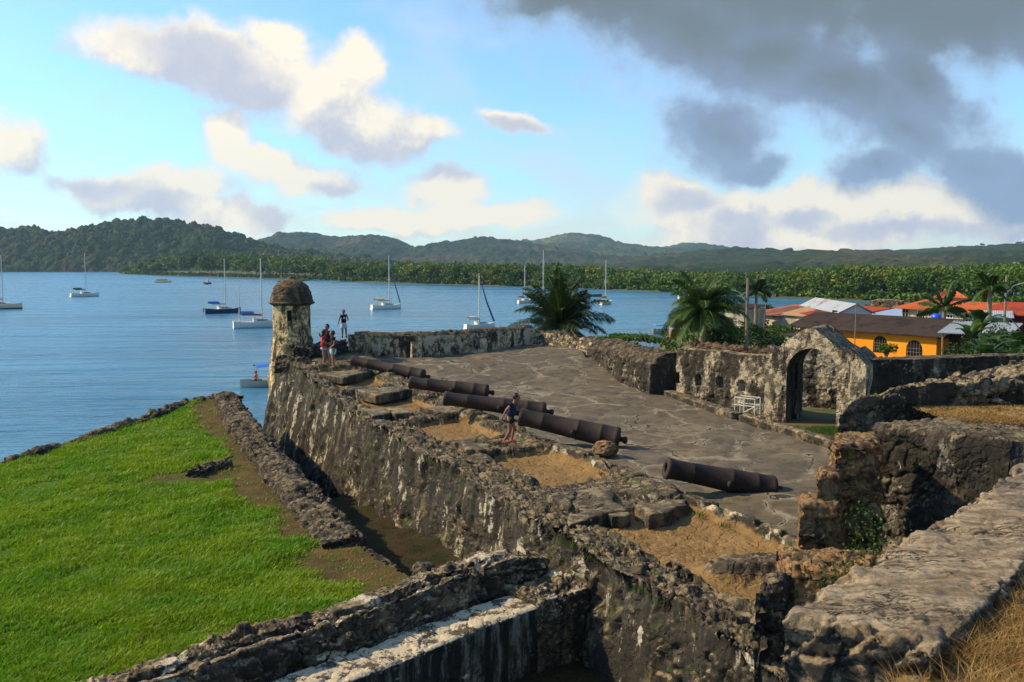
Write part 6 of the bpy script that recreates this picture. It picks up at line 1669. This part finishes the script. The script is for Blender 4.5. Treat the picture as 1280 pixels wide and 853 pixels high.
    # water tanks
    for (px, py, Y, r_, m, lab) in ((1170.5, 398.5, 60.5, .36, m_bluetank, 'deep blue round water tank at the end of the dark roof'), (1230.5, 401, 58, .33, m_bluetank2, 'light blue water tank behind the banana plants')):
        c = D(px, py, Y); t = thing('water_tank', lab, 'water tank', (c[0], c[1], c[2] - r_))
        b = MB(); b.lathe([(0, 0), (r_ * .9, 0), (r_, .06), (r_, r_ * 1.3), (r_ * .9, r_ * 1.7), (r_ * .5, r_ * 1.95), (0, r_ * 2.0)], (0, 0, 0), 20); tb = b.build('tank', m, t, smooth=True)
        b = MB(); b.lathe([(r_ * .28, 0), (r_ * .28, .09), (0, .1)], (0, 0, r_ * 1.93), 14); b.build('lid', m_black, t)
        b = MB(); hgt = c[2] - r_ - 3.2
        for sx in (-1, 1):
            for sy in (-1, 1): b.tube([(sx * r_ * .8, sy * r_ * .8, -hgt), (sx * r_ * .8, sy * r_ * .8, 0)], .04, 5)
        b.build_each('leg', m_wood, t)
        b = MB(); b.box((0, 0, -.03), (r_ * 2, r_ * 2, .06)); b.build('platform', m_wood, t)
    # huts and boats at the landing seen between the palms
    c = W(856, 412, .6); 
    t = thing('landing_hut', 'grey weathered hut at the landing seen behind the right palm', 'hut', (D(851, 400, 110)[0], 110, .4)); b = MB(); b.box((0, 0, 1.0), (2.6, 2, 2.0)); b.build('wall', m_wood, t)
    corrug('roof', (-1.6, -1.4, 2.0), (1.6, -1.4, 2.0), (1.6, 1.4, 2.5), (-1.6, 1.4, 2.5), m_roofgrey, t)
    t = thing('covered_launch', 'launch with a flat turquoise awning at the landing', 'boat', W(836, 417, .02), R(5)); hull_mb(5, 1.7, .6).build('hull', paint('hull_paint', (.2, .2, .18)), t)
    b = MB(); b.box((0, 0, 1.3), (4.4, 1.7, .1)); b.build('awning', paint('canvas', (.02, .32, .62)), t); b = MB()
    for x in (-2, 2):
        for y in (-.75, .75): b.tube([(x, y, .4), (x, y, 1.3)], .03, 5)
    b.build_each('post', m_alu, t)
    sailboat(866, 374.5, 9, 3.0, 10, (.62, .60, .55), (.1, .1, .1), 'white boat moored far behind the right palm', mastx=.0, name='white_boat')
    # power poles
    def pole(px, ytop, Y, z0, lab, arm=None, tilt=0, name='street_lamp'):
        p = D(px, ytop, Y); t = thing(name, lab, 'street lamp' if arm else 'pole', (p[0], p[1], z0)); h = p[2] - z0
        b = MB(); b.tube([(0, 0, -.2), (tilt, 0, h)], [.10 if arm else .04, .075 if arm else .03], 8); b.build('pole', mat_plain('pole_concrete', (.20, .165, .13), .85, .2, .15), t)
        if arm:
            q = D(arm[0], arm[1], Y); dx = q[0] - p[0]; dz = q[2] - z0; s_ = 1 if dx > 0 else -1
            b = MB(); b.tube([(0, 0, h * .80), (dx * .35, 0, h * .80 + (dz - h * .8) * .75), (dx * .8, 0, dz), (dx, 0, dz)], .025, 6); ar = b.build('arm', m_alu, t)
            b = MB(); b.ball((dx, 0, dz - .02), .13, 8, sc=(2.0, .9, .5)); b.build('lamp_head', paint('white_frame', (.75, .74, .70)), t)
        return t
    pole(935, 347.5, 46, 3.2, 'pale street lamp post right of the right palm', (904, 361))
    pole(1258.5, 345, 62, 3.2, 'dark street lamp post near the right edge of the photo', (1284, 354))
    pole(955, 368, 95, 3.1, 'thin leaning wooden pole in front of the rusty pink roof', None, .3, name='wooden_pole')
    pole(1070, 378, 58, 3.2, 'thin pole rising in front of the pale gabled house', None, .02, name='thin_pole')
build_village()

# ================================================================== PLANTS NEAR THE FORT
def palm(name, label, base, h, nfr, flen, seed, mat, lean=(0, 0), leaf_w=.03, spread=(10, 80), ntheta=0, droop=1.0, upright=.4):
    r = random.Random(seed); t = thing(name, label, 'palm tree', base); top = Vector((lean[0], lean[1], h))
    b = MB(); n = 14; b.tube([top * (i / (n - 1)) + Vector((0, 0, 0)) + Vector((math.sin(i * 1.3) * .01, 0, 0)) for i in range(n)], [.22 - .10 * i / (n - 1) + .012 * (i % 2) for i in range(n)], 10); b.build('trunk', m_trunk, t)
    V = []; Fc = []
    rb = MB()
    for i in range(nfr):
        az = i * 2.399 + r.uniform(-.3, .3); q = i / (nfr - 1); el = R(80 - 95 * q ** .9) if r.random() > .15 else R(r.uniform(30, 85)); L = flen * r.uniform(.82, 1.1) * (1 - .15 * (1 - q))
        m = 22; pts = []; p = top.copy(); e = el
        for k in range(m):
            pts.append(p.copy()); d = Vector((math.cos(az) * math.cos(e), math.sin(az) * math.cos(e), math.sin(e))); p = p + d * (L / m); e -= droop * (.028 + .10 * (k / m) ** 1.3) * (1.2 - .6 * abs(math.sin(e)))
        rb.tube(pts, [.035 * (1 - k / m) + .006 for k in range(m)], 4, caps=False)
        side0 = Vector((-math.sin(az), math.cos(az), 0)); tw = r.uniform(-.5, .5)
        for k in range(2, m):
            tt = (pts[k] - pts[k - 1]).normalized(); up = side0.cross(tt).normalized() * -1
            if up.z < 0: up = -up
            s0 = (side0 * math.cos(tw) + up * math.sin(tw)).normalized()
            ll = flen * .26 * math.sin(math.pi * min(1, .12 + .90 * k / m)) ** .6
            for sub in (0, .25, .5, .75):
                pp = pts[k - 1].lerp(pts[k], sub)
                for sg in (-1, 1):
                    dr = (s0 * sg * 1.0 + tt * .75 + up * r.uniform(-.1, .35)).normalized(); l_ = ll * r.uniform(.8, 1.1)
                    mid = pp + dr * l_ * .5 + Vector((0, 0, -.02 * l_)); end = pp + dr * l_ * .92 + Vector((0, 0, -l_ * r.uniform(.2, .5)))
                    w_ = leaf_w * r.uniform(.8, 1.2); wv = tt * w_
                    b0 = len(V); V += [pp - wv * .5, pp + wv * .5, mid + wv, mid - wv, end]; Fc += [[b0, b0 + 1, b0 + 2, b0 + 3], [b0 + 3, b0 + 2, b0 + 4]]
    cr = thing_mesh = mk('crown', np.array([v[:] for v in V]), Fc, mat, parent=t)
    rb.build('frond_ribs', mat_plain('palm_rib', (.16, .17, .05), .6, .3, .1), cr)
    return t
m_palm1 = mat_leaf('palm_leaves_dark', (.016, .038, .008), (.040, .075, .014), (.07, .085, .02), scale=.6, rough=.45, trans=.2)
m_palm2 = mat_leaf('palm_leaves_green', (.030, .075, .008), (.065, .12, .014), (.11, .14, .02), scale=.6, rough=.45, trans=.25)
m_bush = mat_leaf('dark_bush_leaves', (.012, .030, .007), (.028, .060, .010), (.05, .075, .015), scale=.5, trans=.15)
m_bright = mat_leaf('bright_leaves', (.05, .13, .010), (.10, .19, .018), (.12, .17, .02), scale=.6, trans=.25)
def bush(name, label, c, rx, rz, n, size, mat, seed, cat='bush', clumps=12, sx=1.0):
    r = np.random.default_rng(seed); t = thing(name, label, cat, c)
    P = crown_points((0, 0, rz * .75), rx, rz, n, r, clumps); P[:, 0] *= sx; P[:, 2] = np.maximum(P[:, 2], .02)
    V, f = leaf_quads(P, size, .5, seed, .55); mk('crown', V, f, mat, parent=t)
    b = MB(); rr = random.Random(seed)
    for i in range(5):
        a = rr.uniform(0, 6.28); b.tube([(0, 0, 0), (math.cos(a) * rx * .25, math.sin(a) * rx * .25, rz * .5), (math.cos(a) * rx * .55 * sx, math.sin(a) * rx * .5, rz * 1.1)], [.04, .03, .01], 5)
    b.build('trunk', m_trunk, t); return t
def build_plants():
    # dark coconut palm behind the corner of the fort
    b = D(700, 415, 47); palm('palm_tree', 'dark coconut palm rising behind the far corner of the fort', (b[0], b[1], 1.5), 5.75, 40, 3.4, 3, m_palm1, (0.05, 0), .026, droop=.7)
    b = D(878, 405, 44); palm('palm_tree', 'lighter green coconut palm behind the wall with loopholes', (b[0], b[1], 3.0), 5.1, 36, 2.8, 8, m_palm2, (0, 0), .026, droop=1.0)
    b = D(945, 385, 92); palm('palm_tree', 'small far palm standing behind the pale street lamp post', (b[0], b[1], 3.0), 4.6, 13, 2.6, 13, m_palm1, (0, 0), .06)
    b = D(1180, 395, 70); palm('palm_tree', 'young palm with few stiff fronds over the end of the dark roof', (b[0], b[1], 3.0), 4.0, 11, 2.6, 17, m_palm2, (0, 0), .07, droop=.4)
    b = D(1237, 375, 57); palm('palm_tree', 'thin trunked palm among the banana plants', (b[0], b[1], 3.0), 5.9, 14, 1.6, 21, m_palm2, (0, 0), .05)
    bush('bush', 'large dark round bush close behind the right palm', D(903, 425, 47)[:2] + (3.2,), 1.75, 3.1, 9000, .085, m_bush, 31)
    bush('bush', 'dark shrub thicket left of the orange yellow house', D(968, 420, 52)[:2] + (3.2,), 2.1, 2.3, 7000, .08, m_bush, 32)
    bush('bush', 'greener shrub in front of the low cream shed', D(975, 405, 66)[:2] + (3.2,), 2.2, 1.9, 4000, .10, m_palm2, 33)
    bush('bush', 'small green shrub below the rusty pink roof', D(938, 400, 80)[:2] + (3.0,), 1.9, 1.5, 2600, .10, m_palm2, 34)
    bush('bush', 'round green shrub growing on the wall under the left arched window', (D(1108, 440, 27)[0], 27, 7.65), .34, .30, 900, .035, m_bright, 35)
    bush('sea_grape', 'flat topped bright green shrub at the shore between the two palms', (D(790, 410, 62)[0], 62, 5.0 - .2), 2.4, .55, 3200, .12, m_bright, 36, 'shrub', sx=1.25)
    bush('bush', 'yellow green weeds behind the black stained wall', D(830, 422, 40)[:2] + (5.4,), 1.3, .8, 1800, .06, m_bright, 37)
    # bare stemmed shrub
    t = thing('bare_shrub', 'nearly leafless shrub with thin stems in front of the water', 'shrub', (D(812, 412, 50)[0], 50, 4.6)); b = MB(); rr = random.Random(4)
    def br(p, d, L, r_, n):
        q = p + d * L; b.tube([p, (p + q) / 2 + Vector((rr.uniform(-.04, .04), 0, 0)), q], [r_, r_ * .8, r_ * .5], 5, caps=False)
        if n > 0:
            for _ in range(2 if n > 1 else 3): br(q, (d + Vector((rr.uniform(-.8, .8), rr.uniform(-.8, .8), rr.uniform(-.1, .5)))).normalized(), L * .68, r_ * .55, n - 1)
    for k in range(5): br(Vector((rr.uniform(-.7, .7), 0, 0)), Vector((rr.uniform(-.4, .4), 0, 1)).normalized(), .95, .03, 3)
    b.build('stems', m_trunk, t)
    # banana plants
    m_ban = mat_leaf('banana_leaves', (.025, .070, .010), (.055, .12, .014), (.09, .12, .025), scale=.9, rough=.4, trans=.3)
    def banana(label, px, Y, z0, h, n, seed):
        r = random.Random(seed); t = thing('banana_plant', label, 'banana plant', (D(px, 400, Y)[0], Y, z0), group='banana plants right of the shelter'); bb = MB(); bb.tube([(0, 0, 0), (.03, 0, h * .5), (.02, 0, h)], [.14, .11, .07], 8); bb.build('trunk', mat_plain('banana_stem', (.14, .15, .05), .7, .2, .4, 4), t)
        for i in range(n):
            lb = MB(); az = i * 2.399 + r.uniform(-.4, .4); el = R(r.uniform(35, 85)); L = r.uniform(1.3, 2.1); w0 = r.uniform(.20, .30); p = Vector((0, 0, h * r.uniform(.8, 1.0))); e = el; pts = []; m = 12
            for k in range(m):
                pts.append(p.copy()); d = Vector((math.cos(az) * math.cos(e), math.sin(az) * math.cos(e), math.sin(e))); p = p + d * L / m; e -= .10 + .10 * k / m
            s0 = Vector((-math.sin(az), math.cos(az), 0)); V = []
            for k in range(m):
                wv = w0 * math.sin(math.pi * (.08 + .9 * k / (m - 1))) ** .6; V += [pts[k] + s0 * wv + Vector((0, 0, -.12 * wv + r.uniform(-.03, .03))), pts[k] + Vector((0, 0, .02)), pts[k] - s0 * wv + Vector((0, 0, -.12 * wv + r.uniform(-.03, .03)))]
            lb.add(V, [[3 * k, 3 * k + 1, 3 * k + 4, 3 * k + 3] for k in range(m - 1)] + [[3 * k + 1, 3 * k + 2, 3 * k + 5, 3 * k + 4] for k in range(m - 1)]); lb.build('leaf', m_ban, t)
    for i, (px, Y, h, n) in enumerate([(1216, 50, 3.2, 7), (1226, 51, 3.9, 8), (1240, 47, 2.9, 9), (1254, 44, 2.4, 9), (1268, 43, 2.8, 9), (1278, 46, 3.4, 9), (1262, 40, .9, 8), (1236, 41, .9, 8)]):
        banana(['leftmost tall banana plant beside the shelter', 'tallest banana plant in front of the light blue tank', 'broad banana plant in the middle of the row', 'low dense banana plant right of the middle one', 'banana plant in front of the dark street lamp post', 'rightmost banana plant cut by the edge of the photo', 'very low leafy banana plant just over the wall near the right edge', 'very low banana shoots just over the wall beneath the row'][i], px, Y, 3.4 if Y > 42 else 5.0, h, n, 60 + i)
    for i in range(6):
        x = [1240, 1262, 1275, 1225, 1250, 1205][i]; Y = [43, 41, 40, 46, 52, 47][i]
        bush('bush', ['leafy shrub below the middle banana plant', 'leafy shrub below the lamp post near the right edge', 'leafy shrub at the right edge behind the sloping parapet', 'leafy shrub at the foot of the tallest banana plant', 'leafy shrub behind the banana plants', 'low weeds at the foot of the dark shelter'][i], (D(x, 400, Y)[0], Y, 3.4), 1.5, 2.2, 3400, .09, m_palm1 if i % 2 else m_palm2, 80 + i)
build_plants()

def build_scrub():
    r = np.random.default_rng(77); pts = []; sz = []
    for i in range(420):
        Y = r.uniform(40, 140); x = r.uniform(5.0 + (Y - 45) * .235 - 1, Y * .66)
        if 48 < Y < 70 and x > Y * .33: continue
        if 68 < Y < 105 and x > Y * .29: continue
        rx = r.uniform(.6, 1.6); pts.append(crown_points((x, Y, float(land_z(np.array([x]), np.array([Y]))[0]) + rx * .3), rx, rx * .8, 160, r, 6)); sz.append(np.full(160, .07 + Y * .0012))
    V, f = leaf_quads(np.concatenate(pts), np.concatenate(sz), .4, 7, .6)
    o = mk('undergrowth', V, f, mat_leaf('scrub_leaves', (.045, .09, .012), (.08, .12, .018), (.13, .12, .03), scale=.15, trans=.2), recenter=False); tag(o, kind='stuff', label='low green undergrowth between the fort and the village')
build_scrub()

# weeds and straw: nobody could count them
def blades(name, pts, h, wd, mat, seed, lean=.6, label=None, n_per=1):
    r = np.random.default_rng(seed); P = np.repeat(np.asarray(pts, float), n_per, 0); n = len(P)
    P[:, :2] += r.normal(size=(n, 2)) * .02
    h = h * r.uniform(.5, 1.2, n); th = r.uniform(0, 2 * math.pi, n); ln = lean * h * r.uniform(.2, 1.2, n); ph = r.uniform(0, math.pi, n)
    s_ = np.stack([np.cos(ph) * wd, np.sin(ph) * wd, ph * 0], 1); l_ = np.stack([np.cos(th) * ln, np.sin(th) * ln, th * 0], 1); z = np.array([0, 0, 1.])
    m_ = P + l_ * .3 + z * h[:, None] * .6; t_ = P + l_ + z * (h * .92)[:, None]
    V = np.stack([P - s_, P + s_, m_ + s_ * .8, m_ - s_ * .8, t_], 1).reshape(-1, 3); i0 = np.arange(n) * 5
    F3 = np.concatenate([np.stack([i0, i0 + 1, i0 + 2], 1), np.stack([i0, i0 + 2, i0 + 3], 1), np.stack([i0 + 3, i0 + 2, i0 + 4], 1)])
    o = mk(name, V, F3, mat, recenter=False); tag(o, label, kind='stuff'); return o
def build_stuff():
    r = np.random.default_rng(9)
    m_straw = mat_leaf('straw', (.52, .32, .11), (.33, .18, .055), (.60, .42, .18), scale=2, rough=.7, trans=.3)
    x = 1.7 + 6.3 * r.random(260000) ** 1.3; y = 3.3 + 5.8 * r.random(260000) ** 1.4; e = x - (2.42 + .96 * (y - 4.5)); ok = (e > .0) & (np.hypot(x, y) < 12) & (r.random(len(x)) < .35 + fbm(np.stack([x, y, x * 0], 1), 2, 3, 4)); x, y = x[ok], y[ok]
    blades('dry_grass', np.stack([x, y, np.full_like(x, 8.50)], 1), .17, .0022, m_straw, 3, 1.5, 'dry straw coloured grass on the bastion behind the nearest parapet')
    # straw on the sill of the embrasure
    x = r.uniform(6.7, 11, 26000); y = r.uniform(13.0, 15.0, 26000); ok = (y - (13.0 + (7.6 - x) * .35) > 0) & (y < 14.7 + .1 * (x - 7)) ; x, y = x[ok], y[ok]
    blades('dry_grass', np.stack([x, y, np.full_like(x, 8.10)], 1), .05, .006, m_straw, 4, 2.2, 'dry straw on the sill below the sloping parapet')
    # short dry tufts in the earth patches of the platform
    pts = []
    for (a, b_, t0, t1) in PATCH:
        n = int((b_ - a) * (t1 - t0) * 900); s_ = r.uniform(a, b_, n); t_ = r.uniform(t0, t1, n)
        for q, w_ in zip(s_, t_): v = ST(q, w_); pts.append((v[0], v[1], zbase(q) - .125))
    blades('dry_grass', pts, .035, .004, m_straw, 5, 2.0, 'short dead grass in the earth patches of the gun platform')
    # green weeds on walls and at the foot of things
    m_weed = mat_leaf('weed_leaves', (.05, .12, .010), (.09, .15, .015), (.12, .12, .02), scale=1.5, trans=.3)
    pts = []
    def spot(c, rad, n):
        for _ in range(n): a = r.uniform(0, 6.28); q = rad * math.sqrt(r.random()); pts.append((c[0] + math.cos(a) * q, c[1] + math.sin(a) * q, c[2]))
    for s_ in r.uniform(12, 39, 60): v = ST(s_, r.choice([.05, .1, 2.9, 3.1])); spot((v[0], v[1], zbase(s_) + .02), .12, 40)
    for px, py, z_ in ((1050, 541, 5.95), (1070, 543, 5.95), (1090, 546, 5.95), (1035, 539, 5.95)):
        c = W(px, py, z_); spot(c, .6, 1500)
    c = W(925, 520, 5.95); spot(c, .5, 500)
    for s_ in r.uniform(13, 30, 40): v = ST(s_, r.uniform(-2.6, -1.2)); spot((v[0], v[1], 4.72 - max(0, s_ - 19) * .10), .3, 60)
    blades('weeds', pts, .09, .006, m_weed, 6, .9, 'green weeds growing from joints, moat floor and gutter')
    # creeping plant on the orange broken wall
    q = []
    for _ in range(420):
        px, py = r.normal(1085, 14), r.normal(680, 28); p = D(px, py, r.uniform(10.6, 11.4)); q.append(p)
    for _ in range(300):
        p = D(r.normal(1060, 20), r.normal(725, 14), r.uniform(10.0, 10.4)); q.append(p)
    V, f = leaf_quads(np.array(q), .022, .4, 12, .7); o = mk('creeper', V, f, m_palm2, recenter=False); tag(o, kind='stuff', label='small leaved creeper on the orange broken wall')
build_stuff()

# ================================================================== HAZE
def build_haze():
    b = MB(); b.box((0, 1900, 197), (9000, 4600, 398)); 
    m = bpy.data.materials.new('haze_air'); m.use_nodes = True; nt = m.node_tree; nt.nodes.clear()
    v = N(nt, 'ShaderNodeVolumePrincipled'); v.inputs['Color'].default_value = (.50, .76, 1.0, 1); v.inputs['Density'].default_value = HAZE_DENSITY; v.inputs['Anisotropy'].default_value = .2
    o_ = N(nt, 'ShaderNodeOutputMaterial'); nt.links.new(v.outputs[0], o_.inputs['Volume'])
    o = b.build('haze', m, recenter=True); o['kind'] = 'stuff'; o.visible_shadow = True
HAZE_DENSITY = .00009
build_haze()
